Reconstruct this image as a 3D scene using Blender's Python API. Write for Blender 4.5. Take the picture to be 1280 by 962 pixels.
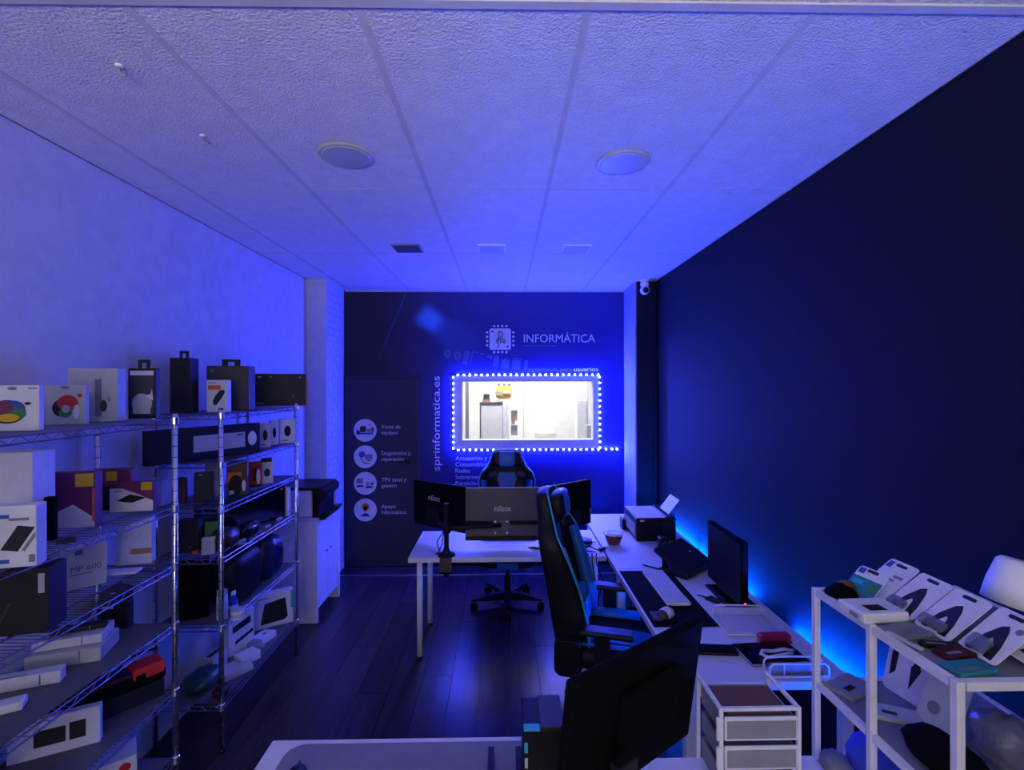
import bpy, math, random
from mathutils import Vector, Matrix
random.seed(7)
for o in list(bpy.data.objects): bpy.data.objects.remove(o)
SC = bpy.context.scene
COL = SC.collection
R = math.radians
PI = math.pi

# ------------------------------------------------------------------ camera, world, large lights, exposure
CAM_Z, FPX, YAW = 1.95, 610.0, R(1.0)
cam_d = bpy.data.cameras.new('camera'); cam_d.sensor_width = 36.0; cam_d.lens = 36.0 * FPX / 1280.0
cam_d.clip_start = 0.02
cam = bpy.data.objects.new('camera', cam_d); COL.objects.link(cam)
cam.location = (0, 0, CAM_Z); cam.rotation_euler = (R(90), R(0.15), -YAW)
SC.camera = cam

world = bpy.data.worlds.new('world'); SC.world = world; world.use_nodes = True
world.node_tree.nodes['Background'].inputs[0].default_value = (0.35, 0.40, 0.60, 1)
world.node_tree.nodes['Background'].inputs[1].default_value = 0.05

def area(name, loc, rot, sx, sy, power, color):
    d = bpy.data.lights.new(name, 'AREA'); d.shape = 'RECTANGLE'; d.size = sx; d.size_y = sy
    d.energy = power; d.color = color
    o = bpy.data.objects.new(name, d); COL.objects.link(o); o.location = loc; o.rotation_euler = rot
    return o
# dusk daylight entering by the shop window behind the camera
area('shop_window_daylight', (-0.1, -3.33, 1.45), (R(90), 0, 0), 2.1, 0.8, 30.0, (0.97, 0.86, 1.0))
# upward fill added outside the shop window to brighten the ceiling
area('ceiling_fill_light', (-0.1, -6.4, 0.02), (R(180), 0, 0), 3.4, 5.6, 3600.0, (0.95, 0.90, 1.0))
# ceiling panel of the lit back room seen through the hatch
area('back_room_light', (0.2, 6.5, 2.52), (0, 0, 0), 2.2, 1.6, 68.0, (1.0, 0.985, 0.93))
SC.view_settings.view_transform = 'Standard'
SC.view_settings.look = 'None'
SC.view_settings.exposure = 0.0
SC.view_settings.gamma = 1.0
SC.view_settings.use_curve_mapping = False
LED_FRAME = 2150.0     # emission of one bulb round the hatch
LED_DESK = 850.0      # emission of the strip behind the desks

# ------------------------------------------------------------------ projection helpers (photo pixel -> point on a plane of the room)
_c, _s = math.cos(YAW), math.sin(YAW)
def ray(px, py):
    u = (px - 640) / FPX; v = (py - 481) / FPX
    return (_s + u * _c, _c - u * _s, -v)
def zp(px, py, z):
    d = ray(px, py); t = (z - CAM_Z) / d[2]
    return Vector((d[0] * t, d[1] * t, z))
def yp(px, py, Y):
    d = ray(px, py); t = Y / d[1]
    return Vector((d[0] * t, Y, CAM_Z + d[2] * t))

# ------------------------------------------------------------------ materials
MATS = {}
def mat(key, col, rough=0.55, metal=0.0, vary=0.06, scale=14.0, bump=0.0, bscale=60.0, emit=None, estr=0.0, trans=0.0, spec=0.5):
    if key in MATS: return MATS[key]
    m = bpy.data.materials.new(key); m.use_nodes = True
    nt = m.node_tree; b = nt.nodes['Principled BSDF']
    tc = nt.nodes.new('ShaderNodeTexCoord')
    no = nt.nodes.new('ShaderNodeTexNoise'); no.inputs['Scale'].default_value = scale; no.inputs['Detail'].default_value = 3
    nt.links.new(tc.outputs['Object'], no.inputs['Vector'])
    rp = nt.nodes.new('ShaderNodeValToRGB')
    lo = [max(0, c * (1 - vary)) for c in col]; hi = [min(1, c * (1 + vary)) for c in col]
    rp.color_ramp.elements[0].position = 0.3; rp.color_ramp.elements[1].position = 0.7
    rp.color_ramp.elements[0].color = (*lo, 1); rp.color_ramp.elements[1].color = (*hi, 1)
    nt.links.new(no.outputs['Fac'], rp.inputs['Fac'])
    nt.links.new(rp.outputs['Color'], b.inputs['Base Color'])
    b.inputs['Roughness'].default_value = rough; b.inputs['Metallic'].default_value = metal
    b.inputs['Specular IOR Level'].default_value = spec
    if trans:
        b.inputs['Alpha'].default_value = 1 - trans
    if bump:
        n2 = nt.nodes.new('ShaderNodeTexNoise'); n2.inputs['Scale'].default_value = bscale; n2.inputs['Detail'].default_value = 4
        nt.links.new(tc.outputs['Object'], n2.inputs['Vector'])
        bp = nt.nodes.new('ShaderNodeBump'); bp.inputs['Strength'].default_value = bump; bp.inputs['Distance'].default_value = 0.01
        nt.links.new(n2.outputs['Fac'], bp.inputs['Height']); nt.links.new(bp.outputs['Normal'], b.inputs['Normal'])
    if emit:
        b.inputs['Emission Color'].default_value = (*emit, 1); b.inputs['Emission Strength'].default_value = estr
    MATS[key] = m
    return m

WHITE = mat('white_paint', (0.80, 0.80, 0.80), 0.5)
WALLW = mat('wall_white', (0.62, 0.62, 0.66), 0.8, bump=0.06, bscale=90)
NAVY = mat('navy_wall_paint', (0.0022, 0.004, 0.012), 0.75, spec=0.3, bump=0.05, bscale=120)
TILE = mat('ceiling_tile_board', (0.66, 0.66, 0.68), 0.6, bump=1.0, bscale=110)
TBAR = mat('ceiling_grid_bar', (0.50, 0.50, 0.52), 0.85)
CHROME = mat('chrome', (0.88, 0.88, 0.90), 0.24, 1.0, vary=0.02)
WIRE = mat('zinc_wire', (0.28, 0.28, 0.32), 0.35, 1.0)
DESKW = mat('desk_white_laminate', (0.72, 0.70, 0.72), 0.42, vary=0.03)
BLACK = mat('black_plastic', (0.008, 0.008, 0.009), 0.42, spec=0.25)
BLACKM = mat('black_matte', (0.004, 0.004, 0.005), 0.85, spec=0.08)
LEATHER = mat('black_leatherette', (0.008, 0.008, 0.010), 0.45, spec=0.25, bump=0.12, bscale=220)
CHBLUE = mat('blue_leatherette', (0.02, 0.16, 0.42), 0.4, bump=0.12, bscale=220)
CYANP = mat('cyan_piping', (0.05, 0.42, 0.62), 0.4)
DGREY = mat('dark_grey_plastic', (0.045, 0.04, 0.04), 0.5)
BROWNG = mat('monitor_back_grey', (0.11, 0.10, 0.095), 0.55)
GLOSSK = mat('gloss_black', (0.006, 0.006, 0.008), 0.12)
CARDW = mat('white_card', (0.74, 0.74, 0.76), 0.5)
CARDG = mat('pale_grey_card', (0.48, 0.50, 0.50), 0.5)
CARDK = mat('black_card', (0.008, 0.008, 0.009), 0.55)
CARDD = mat('charcoal_card', (0.055, 0.05, 0.045), 0.55)
INKK = mat('ink_black', (0.008, 0.008, 0.010), 0.5)
INKG = mat('ink_grey', (0.20, 0.21, 0.25), 0.5)
RED = mat('print_red', (0.55, 0.02, 0.02), 0.5)
ORANGE = mat('print_orange', (0.75, 0.14, 0.02), 0.5)
YELLOW = mat('print_yellow', (0.70, 0.42, 0.01), 0.5)
PURPLE = mat('print_purple', (0.16, 0.02, 0.10), 0.5)
MAROON = mat('print_maroon', (0.05, 0.006, 0.012), 0.5)
GREEN = mat('print_green', (0.05, 0.22, 0.05), 0.5)
TEAL = mat('print_teal', (0.02, 0.22, 0.26), 0.5)
BLUEP = mat('print_blue', (0.02, 0.08, 0.42), 0.5)
CYANI = mat('print_cyan', (0.02, 0.42, 0.55), 0.5)
SILVER = mat('silver_card', (0.84, 0.85, 0.88), 0.3, 0.15)
BROWN = mat('brown_card', (0.16, 0.07, 0.02), 0.6)
TAN = mat('tan_wood', (0.45, 0.28, 0.13), 0.6)
MURALTXT = mat('vinyl_lettering', (0.72, 0.72, 0.80), 0.5)
MURALDIM = mat('vinyl_lettering_pale_blue', (0.10, 0.16, 0.36), 0.5)
CLEAR = mat('clear_acrylic', (0.75, 0.76, 0.80), 0.15, trans=0.62)
CLEARD = mat('smoky_blister', (0.18, 0.19, 0.24), 0.15, trans=0.45)
BAGBLUE = mat('dark_blue_polybag', (0.012, 0.016, 0.06), 0.25, bump=0.6, bscale=18)
GREYM = mat('mid_grey', (0.28, 0.28, 0.29), 0.5)
LENS = mat('lens_black', (0.004, 0.004, 0.006), 0.05)
REDLED = mat('red_indicator', (0.8, 0.05, 0.05), 0.4, emit=(1.0, 0.05, 0.08), estr=3.0)
LEDM = mat('led_bulb', (0.2, 0.4, 0.9), 0.3, emit=(0.028, 0.045, 1.0), estr=LED_FRAME)
LEDS = mat('led_tape', (0.2, 0.4, 0.9), 0.3, emit=(0.000, 0.070, 1.0), estr=LED_DESK)
FLUFF = mat('plush_led_glow', (0.06, 0.10, 0.62), 0.95, bump=0.9, bscale=45)  # blue LED glow on the plush put into its base colour
DIFFUS = mat('lamp_diffuser_off', (0.42, 0.42, 0.45), 0.35)
SHADEW = mat('lamp_shade_white', (0.85, 0.86, 0.86), 0.5)
GREYMAT = mat('grey_desk_pad', (0.20, 0.21, 0.25), 0.7)

def floor_mat():
    m = mat('laminate_wood', (0.050, 0.040, 0.046), 0.30, spec=0.45)
    nt = m.node_tree; b = nt.nodes['Principled BSDF']
    tc = nt.nodes.new('ShaderNodeTexCoord'); mp = nt.nodes.new('ShaderNodeMapping')
    mp.inputs['Scale'].default_value = (26, 1.6, 1)
    nt.links.new(tc.outputs['Object'], mp.inputs['Vector'])
    oi = nt.nodes.new('ShaderNodeObjectInfo')
    ad = nt.nodes.new('ShaderNodeVectorMath'); ad.operation = 'ADD'
    nt.links.new(mp.outputs['Vector'], ad.inputs[0])
    mu = nt.nodes.new('ShaderNodeMath'); mu.operation = 'MULTIPLY'; mu.inputs[1].default_value = 40
    nt.links.new(oi.outputs['Random'], mu.inputs[0]); nt.links.new(mu.outputs[0], ad.inputs[1])
    no = nt.nodes.new('ShaderNodeTexNoise'); no.inputs['Scale'].default_value = 1.0; no.inputs['Detail'].default_value = 5
    nt.links.new(ad.outputs[0], no.inputs['Vector'])
    rp = nt.nodes.new('ShaderNodeValToRGB')
    rp.color_ramp.elements[0].position = 0.3; rp.color_ramp.elements[1].position = 0.75
    rp.color_ramp.elements[0].color = (0.020, 0.016, 0.022, 1); rp.color_ramp.elements[1].color = (0.060, 0.048, 0.055, 1)
    nt.links.new(no.outputs['Fac'], rp.inputs['Fac'])
    hs = nt.nodes.new('ShaderNodeHueSaturation')
    mr = nt.nodes.new('ShaderNodeMapRange'); mr.inputs['To Min'].default_value = 0.75; mr.inputs['To Max'].default_value = 1.3
    nt.links.new(oi.outputs['Random'], mr.inputs['Value']); nt.links.new(mr.outputs[0], hs.inputs['Value'])
    nt.links.new(rp.outputs['Color'], hs.inputs['Color']); nt.links.new(hs.outputs['Color'], b.inputs['Base Color'])
    return m
FLOORM = floor_mat()

def mural_mat():
    """navy printed mural with a soft light beam, a thin streak and a faint paler zone, all printed colour"""
    m = mat('mural_print', (0.010, 0.013, 0.060), 0.55)
    nt = m.node_tree; b = nt.nodes['Principled BSDF']; L = nt.links.new
    def N(t, **k):
        n = nt.nodes.new(t)
        for a, v in k.items(): setattr(n, a, v)
        return n
    def mth(op, a, bb=None, clamp=False):
        n = N('ShaderNodeMath', operation=op); n.use_clamp = clamp
        for i, v in enumerate((a, bb)):
            if v is None: continue
            if isinstance(v, (int, float)): n.inputs[i].default_value = v
            else: L(v, n.inputs[i])
        return n.outputs[0]
    geo = N('ShaderNodeNewGeometry'); sp = N('ShaderNodeSeparateXYZ'); L(geo.outputs['Position'], sp.inputs[0])
    X, Z = sp.outputs['X'], sp.outputs['Z']
    def soft(v, e0, e1):
        n = N('ShaderNodeMapRange'); n.interpolation_type = 'SMOOTHSTEP'
        n.inputs['From Min'].default_value = e0; n.inputs['From Max'].default_value = e1
        L(v, n.inputs['Value']); return n.outputs[0]
    # beam axis from (-0.84, 2.70) running to lower right
    ca, sa = math.cos(R(-35)), math.sin(R(-35))
    dx = mth('SUBTRACT', X, -0.80); dz = mth('SUBTRACT', Z, 2.665)
    u = mth('ADD', mth('MULTIPLY', dx, ca), mth('MULTIPLY', dz, sa))
    v = mth('SUBTRACT', mth('MULTIPLY', dz, ca), mth('MULTIPLY', dx, sa))
    av = mth('ABSOLUTE', v)
    head = mth('MULTIPLY', mth('MULTIPLY', soft(u, -0.18, -0.04), soft(u, 0.20, 0.03)), soft(av, 0.17, 0.03))
    wid = mth('ADD', mth('MULTIPLY', u, 0.35), 0.07)
    tail = mth('MULTIPLY', mth('MULTIPLY', soft(u, 0.0, 0.12), soft(u, 0.75, 0.05)), soft(mth('DIVIDE', av, wid), 1.3, 0.3))
    ln = mth('ABSOLUTE', mth('SUBTRACT', mth('SUBTRACT', X, -1.06), mth('MULTIPLY', mth('SUBTRACT', Z, 2.92), 0.42)))
    streak = mth('MULTIPLY', mth('MULTIPLY', soft(ln, 0.012, 0.002), soft(Z, 2.05, 2.6)), 0.16)
    f = mth('ADD', mth('ADD', mth('MULTIPLY', head, 0.8), mth('MULTIPLY', tail, 0.22)), streak, True)
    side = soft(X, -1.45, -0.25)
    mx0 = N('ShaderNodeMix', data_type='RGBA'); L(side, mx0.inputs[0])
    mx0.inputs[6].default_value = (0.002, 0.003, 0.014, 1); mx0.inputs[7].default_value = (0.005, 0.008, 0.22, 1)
    mx = N('ShaderNodeMix', data_type='RGBA'); L(f, mx.inputs[0]); L(mx0.outputs[2], mx.inputs[6])
    mx.inputs[7].default_value = (0.07, 0.34, 0.90, 1)
    L(mx.outputs[2], b.inputs['Base Color'])
    return m
MURAL = mural_mat()
DOORM = mat('door_print_slate', (0.020, 0.022, 0.045), 0.6)

# ------------------------------------------------------------------ mesh builder
class MB:
    def __init__(s): s.v = []; s.f = []
    def add(s, vs, fs):
        n = len(s.v); s.v += [tuple(v) for v in vs]; s.f += [tuple(i + n for i in f) for f in fs]; return s
    def box(s, lo, hi, M=None):
        x0, y0, z0 = lo; x1, y1, z1 = hi
        vs = [(x0,y0,z0),(x1,y0,z0),(x1,y1,z0),(x0,y1,z0),(x0,y0,z1),(x1,y0,z1),(x1,y1,z1),(x0,y1,z1)]
        if M is not None: vs = [M @ Vector(v) for v in vs]
        return s.add(vs, [(0,3,2,1),(4,5,6,7),(0,1,5,4),(1,2,6,5),(2,3,7,6),(3,0,4,7)])
    def cyl(s, a, b, r0, r1=None, n=14):
        r1 = r0 if r1 is None else r1
        a, b = Vector(a), Vector(b); d = (b - a).normalized()
        t = Vector((0,0,1)) if abs(d.z) < 0.9 else Vector((1,0,0))
        u = d.cross(t).normalized(); w = d.cross(u)
        vs = []
        for p, r in ((a, r0), (b, r1)):
            for i in range(n):
                q = 2*PI*i/n; vs.append(p + u*(r*math.cos(q)) + w*(r*math.sin(q)))
        fs = [(i, i+n, (i+1) % n + n, (i+1) % n) for i in range(n)] + [tuple(range(n)), tuple(range(2*n-1, n-1, -1))]
        return s.add(vs, fs)
    def tube(s, pts, r, n=8):
        pts = [Vector(p) for p in pts]; rings = []; prev = None
        for i, p in enumerate(pts):
            d = (pts[min(i+1, len(pts)-1)] - pts[max(i-1, 0)]).normalized()
            if prev is None:
                t = Vector((0,0,1)) if abs(d.z) < 0.9 else Vector((1,0,0)); u = d.cross(t).normalized()
            else: u = (prev - d * prev.dot(d)).normalized()
            prev = u; w = d.cross(u)
            rings.append([p + u*(r*math.cos(2*PI*k/n)) + w*(r*math.sin(2*PI*k/n)) for k in range(n)])
        return s.loft(rings)
    def loft(s, rings, caps=True):
        n = len(rings[0]); vs = [p for r in rings for p in r]; fs = []
        for i in range(len(rings)-1):
            for k in range(n):
                fs.append((i*n+k, i*n+(k+1) % n, (i+1)*n+(k+1) % n, (i+1)*n+k))
        if caps: fs += [tuple(range(n-1, -1, -1)), tuple((len(rings)-1)*n+k for k in range(n))]
        return s.add(vs, fs)
    def lathe(s, prof, n=24, c=(0,0,0), M=None):
        rings = []
        for r, z in prof:
            ring = [Vector((c[0]+r*math.cos(2*PI*k/n), c[1]+r*math.sin(2*PI*k/n), c[2]+z)) for k in range(n)]
            if M is not None: ring = [M @ p for p in ring]
            rings.append(ring)
        return s.loft(rings)
    def prism(s, poly, y0, y1, M=None):
        """polygon in xz, extruded along y"""
        n = len(poly)
        vs = [(x, y0, z) for x, z in poly] + [(x, y1, z) for x, z in poly]
        if M is not None: vs = [M @ Vector(v) for v in vs]
        return s.add(vs, [tuple(range(n)), tuple(range(2*n-1, n-1, -1))] + [(i, i+n, (i+1) % n+n, (i+1) % n) for i in range(n)])
    def prismz(s, poly, z0, z1):
        n = len(poly)
        vs = [(x, y, z0) for x, y in poly] + [(x, y, z1) for x, y in poly]
        return s.add(vs, [tuple(range(n-1, -1, -1)), tuple(range(n, 2*n))] + [(i, (i+1) % n, (i+1) % n+n, i+n) for i in range(n)])
    def blob(s, c, rx, ry, rz, n=16, m=10, jit=0.0, e=1.0, flat=None):
        rings = []
        for j in range(m+1):
            t = -PI/2 + PI*j/m; ring = []
            for k in range(n):
                q = 2*PI*k/n; f = 1 + random.uniform(-jit, jit)
                cx, sx = math.cos(q), math.sin(q); ct, st = math.cos(t), math.sin(t)
                pw = lambda a: math.copysign(abs(a)**e, a)
                z = c[2] + rz*pw(st)*f
                if flat is not None: z = max(z, flat)
                ring.append(Vector((c[0]+rx*pw(cx)*pw(ct)*f, c[1]+ry*pw(sx)*pw(ct)*f, z)))
            rings.append(ring)
        return s.loft(rings)
    def mesh(s, name):
        me = bpy.data.meshes.new(name); me.from_pydata(s.v, [], s.f); me.validate(); me.update()
        return me
    def build(s, name, m, parent=None, smooth=False, bevel=0.0, loc=None, rot=None, seg=2, sub=0):
        o = bpy.data.objects.new(name, s.mesh(name)); COL.objects.link(o)
        if m: o.data.materials.append(m)
        if parent: o.parent = parent
        if loc: o.location = loc
        if rot: o.rotation_euler = rot
        if bevel:
            md = o.modifiers.new('bevel', 'BEVEL'); md.width = bevel; md.segments = seg; md.limit_method = 'ANGLE'; md.angle_limit = R(40)
        if sub:
            md = o.modifiers.new('sub', 'SUBSURF'); md.levels = sub; md.render_levels = sub
        if smooth:
            for p in o.data.polygons: p.use_smooth = True
        return o
def rrect(x0, z0, x1, z1, r, n=5):
    pts = []
    for cx, cz, a0 in ((x1-r, z0+r, -90), (x1-r, z1-r, 0), (x0+r, z1-r, 90), (x0+r, z0+r, 180)):
        for i in range(n+1):
            a = R(a0 + 90*i/n); pts.append((cx+r*math.cos(a), cz+r*math.sin(a)))
    return pts
def ell(cx, cz, rx, rz, n=24): return [(cx+rx*math.cos(2*PI*i/n), cz+rz*math.sin(2*PI*i/n)) for i in range(n)]

def tag(o, label=None, cat=None, group=None, kind=None):
    if label: o['label'] = label
    if cat: o['category'] = cat
    if group: o['group'] = group
    if kind: o['kind'] = kind
    return o
def thing(name, label, cat, loc=(0,0,0), rz=0.0, group=None):
    e = bpy.data.objects.new(name, None); COL.objects.link(e); e.empty_display_size = 0.05
    e.location = loc; e.rotation_euler = (0, 0, rz)
    return tag(e, label, cat, group)
def struct(name, mb, m, label=None, **k):
    return tag(mb.build(name, m, **k), label, None, None, 'structure')
def copy_tree(o, parent=None):
    c = o.copy(); COL.objects.link(c); c.parent = parent
    for ch in list(o.children): copy_tree(ch, c)
    return c
def text(name, body, m, parent, loc, rot, width=None, height=0.1, align='LEFT', ext=0.0006, bold=0.0):
    cu = bpy.data.curves.new(name, 'FONT'); cu.body = body; cu.size = 1.0; cu.extrude = 0; cu.align_x = align; cu.offset = bold
    cu.resolution_u = 3
    t = bpy.data.objects.new(name, cu); COL.objects.link(t)
    bpy.context.view_layer.update()
    me = bpy.data.meshes.new_from_object(t.evaluated_get(bpy.context.evaluated_depsgraph_get()))
    bpy.data.objects.remove(t)
    xs = [v.co.x for v in me.vertices]; ys = [v.co.y for v in me.vertices]
    cap = 0.70
    sy = height / cap; sx = sy if width is None else width / (max(xs) - min(xs))
    x0 = min(xs) if align == 'LEFT' else 0.0
    for v in me.vertices: v.co = Vector(((v.co.x - x0)*sx, v.co.y*sy, ext))
    o = bpy.data.objects.new(name, me); COL.objects.link(o); me.materials.clear(); me.materials.append(m)
    o.parent = parent; o.location = loc; o.rotation_euler = rot
    return o
FRONT = (R(90), 0, 0)      # lettering that faces -y

# ------------------------------------------------------------------ room shell
XL, XR, YB, YF, HC = -1.90, 1.52, 5.29, -3.20, 2.975
# floor of laminate planks
fl = struct('floor', MB().box((XL-.1, YF-.1, -.06), (XR+.1, YB+.1, -.012)), BLACKM, 'dark laminate wood plank floor')
pw, pl = 0.194, 1.30
pm = MB().box((0, 0, -.011), (pw-.0025, pl-.0025, 0)).mesh('plank'); pm.materials.append(FLOORM)
i = 0; x = XL
while x < XR:
    y = YF - (0.43*i % 1)*pl
    while y < YB:
        x1, y0, y1 = min(x+pw, XR), max(y, YF), min(y+pl, YB)
        if y1 - y0 > .05:
            if x1-x > pw-1e-4 and y1-y0 > pl-1e-4: me = pm
            else:
                me = MB().box((0, 0, -.011), (x1-x-.0025, y1-y0-.0025, 0)).mesh('plank'); me.materials.append(FLOORM)
            o = bpy.data.objects.new('plank', me); COL.objects.link(o); o.parent = fl; o.location = (x, y0, 0)
        y += pl
    x += pw; i += 1
# ceiling: boards in a grid
ce = struct('ceiling', MB().box((XL-.1, YF-.1, HC+.012), (XR+.1, YB+.1, HC+.08)), TBAR, 'white tiled suspended ceiling')
gx = [XL, -1.64, -1.015, -0.39, 0.235, 0.862, XR]; gy = [YF, -2.44, -1.19, 0.06, 1.31, 2.56, 3.81, 5.06, YB]
for a in range(len(gx)-1):
    for b in range(len(gy)-1):
        MB().box((gx[a]+.006, gy[b]+.004, HC), (gx[a+1]-.006, gy[b+1]-.004, HC+.012)).build('ceiling_tile', TILE, ce, bevel=.003, seg=1)
for a in gx[1:-1]: MB().box((a-.011, YF, HC-.0015), (a+.011, YB, HC+.011)).build('grid_bar', TBAR, ce)
for b in (0.06, 1.31): MB().box((XL, b-.014, HC-.006), (XR, b+.014, HC+.011)).build('grid_bar', TBAR, ce)
for b in (2.56, 3.81): MB().box((XL, b-.003, HC-.0005), (XR, b+.003, HC+.011)).build('grid_bar', TBAR, ce)

struct('wall_left', MB().box((XL-.1, YF-.1, 0), (XL, YB+.1, HC)), WALLW, 'plain white left wall behind the wire shelves')
struct('wall_right', MB().box((XR, YF-.1, 0), (XR+.1, YB+.1, HC)), NAVY, 'dark navy right wall')
# back wall with hatch opening
OX0, OX1, OZ0, OZ1 = -0.452, 0.978, 1.334, 1.993
wb = MB()
wb.box((XL, YB, 0), (OX0, YB+.1, HC)); wb.box((OX1, YB, 0), (XR, YB+.1, HC))
wb.box((OX0, YB, 0), (OX1, YB+.1, OZ0)); wb.box((OX0, YB, OZ1), (OX1, YB+.1, HC))
wback = struct('wall_back', wb, MURAL, 'navy printed mural wall with logo, lettering and hatch window')
# rear wall behind the camera; unseen window, sill raised to shape the light
WX0, WX1, WZ0, WZ1 = -1.2, 1.0, 1.0, 2.55
wr = MB()
wr.box((XL, YF-.1, 0), (WX0, YF, HC)); wr.box((WX1, YF-.1, 0), (XR, YF, HC))
wr.box((WX0, YF-.1, 0), (WX1, YF, WZ0)); wr.box((WX0, YF-.1, WZ1), (WX1, YF, HC))
struct('wall_rear', wr, WALLW, 'white shop front wall behind the camera')
w2 = struct('window_2', MB().box((WX0, YF-.07, WZ0), (WX0+.05, YF-.03, WZ1)).box((WX1-.05, YF-.07, WZ0), (WX1, YF-.03, WZ1))
       .box((WX0, YF-.07, WZ0), (WX1, YF-.03, WZ0+.05)).box((WX0, YF-.07, WZ1-.05), (WX1, YF-.03, WZ1)).box((-.125, YF-.07, WZ0), (-.075, YF-.03, WZ1)), WHITE, 'unseen shop window, sill raised to shape the light')
PANE = mat('window_glass', (0.95, 0.97, 0.98), 0.02, trans=0.94)
MB().box((WX0+.05, YF-.055, WZ0+.05), (WX1-.05, YF-.05, WZ1-.05)).build('pane', PANE, w2)

# left pillar: plastered front, painted brick flank
PX0, PX1, PY0 = XL, -1.705, 4.74
pil = struct('wall_pillar', MB().box((PX0, PY0, 0), (PX1-.012, YB, HC)), WALLW, 'white pillar in the left corner with a painted brick flank')
MB().box((PX0, PY0-.004, 0), (PX1, PY0+.03, HC)).build('plaster_face', WALLW, pil)
BRICK = mat('painted_brick', (0.60, 0.60, 0.64), 0.7, bump=0.4, bscale=40)
bm_ = MB().box((0, 0, 0), (.014, .166, .058)).mesh('brick'); bm_.materials.append(BRICK)
bh_ = MB().box((0, 0, 0), (.014, .079, .058)).mesh('brick'); bh_.materials.append(BRICK)
k = 0; z = .004
while z < HC - .06:
    y = PY0 + .034
    if k % 2:
        seq = [(bh_, .079), (bm_, .166), (bm_, .166), (bh_, .079)]
    else: seq = [(bm_, .166), (bm_, .166), (bm_, .166)]
    for me, ln in seq:
        if y + ln > YB + .001: break
        o = bpy.data.objects.new('brick', me); COL.objects.link(o); o.parent = pil
        o.location = (PX1-.013 + random.uniform(-.002, .003), y, z); y += ln + .010
    z += .068; k += 1
# right column
struct('wall_column', MB().box((1.325, 4.82, 0), (XR, YB, HC)), NAVY, 'dark navy column in the right back corner')
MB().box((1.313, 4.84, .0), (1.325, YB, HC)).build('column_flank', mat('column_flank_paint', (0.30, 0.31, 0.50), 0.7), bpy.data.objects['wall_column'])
MB().box((1.485, 4.80, 0), (1.50, 4.82, HC)).build('cable_duct', NAVY, bpy.data.objects['wall_column'])
struct('trim_1', MB().box((-1.70, 5.02, 0), (1.30, 5.045, .004)), mat('aluminium_strip', (0.6, 0.6, 0.62), 0.3, 0.9), 'thin metal threshold strip on the floor')
struct('baseboard_back', MB().box((-.90, YB-.012, 0), (1.31, YB, .07)), NAVY, 'navy skirting board')
struct('trim_2', MB().box((XL, PY0-.03, HC-.02), (1.313, PY0, HC)) if False else MB().box((-1.70, YB-.02, HC-.018), (1.313, YB, HC)), TBAR, 'pale edge trim under the ceiling above the mural')

# door in the mural, with printed icons
DX0, DX1, DZ1 = -1.698, -0.926, 2.02
dr = struct('door_1', MB().box((DX0, YB-.022, .008), (DX1, YB-.002, DZ1)), DOORM, 'dark slate door with four white round icons', bevel=.003)
MB().box((DX0-.028, YB-.012, 0), (DX0-.004, YB, DZ1+.03)).box((DX1+.004, YB-.012, 0), (DX1+.016, YB, DZ1+.03)).box((DX0-.028, YB-.012, DZ1+.004), (DX1+.016, YB, DZ1+.03)).build('door_frame', DOORM, dr)
hd = MB().box((-1.02, YB-.07, 1.115), (-.98, YB-.022, 1.15)).tube([(-1.0, YB-.065, 1.132), (-1.06, YB-.068, 1.132), (-1.12, YB-.066, 1.130)], .009).build('door_handle', BLACK, dr)
dy = YB - .0225
def disc(name, cx, cz, r, m, parent, d=.002, y=dy): return MB().prism(ell(cx, cz, r, r, 32), y-d, y).build(name, m, parent)
icons = [(1.468, 'Venta de', 'equipos'), (1.184, 'Diagnóstico y', 'reparación'), (0.899, 'TPV táctil y', 'gestión'), (0.613, 'Apoyo', 'informático')]
ICON = mat('icon_white', (0.70, 0.70, 0.74), 0.5)
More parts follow.
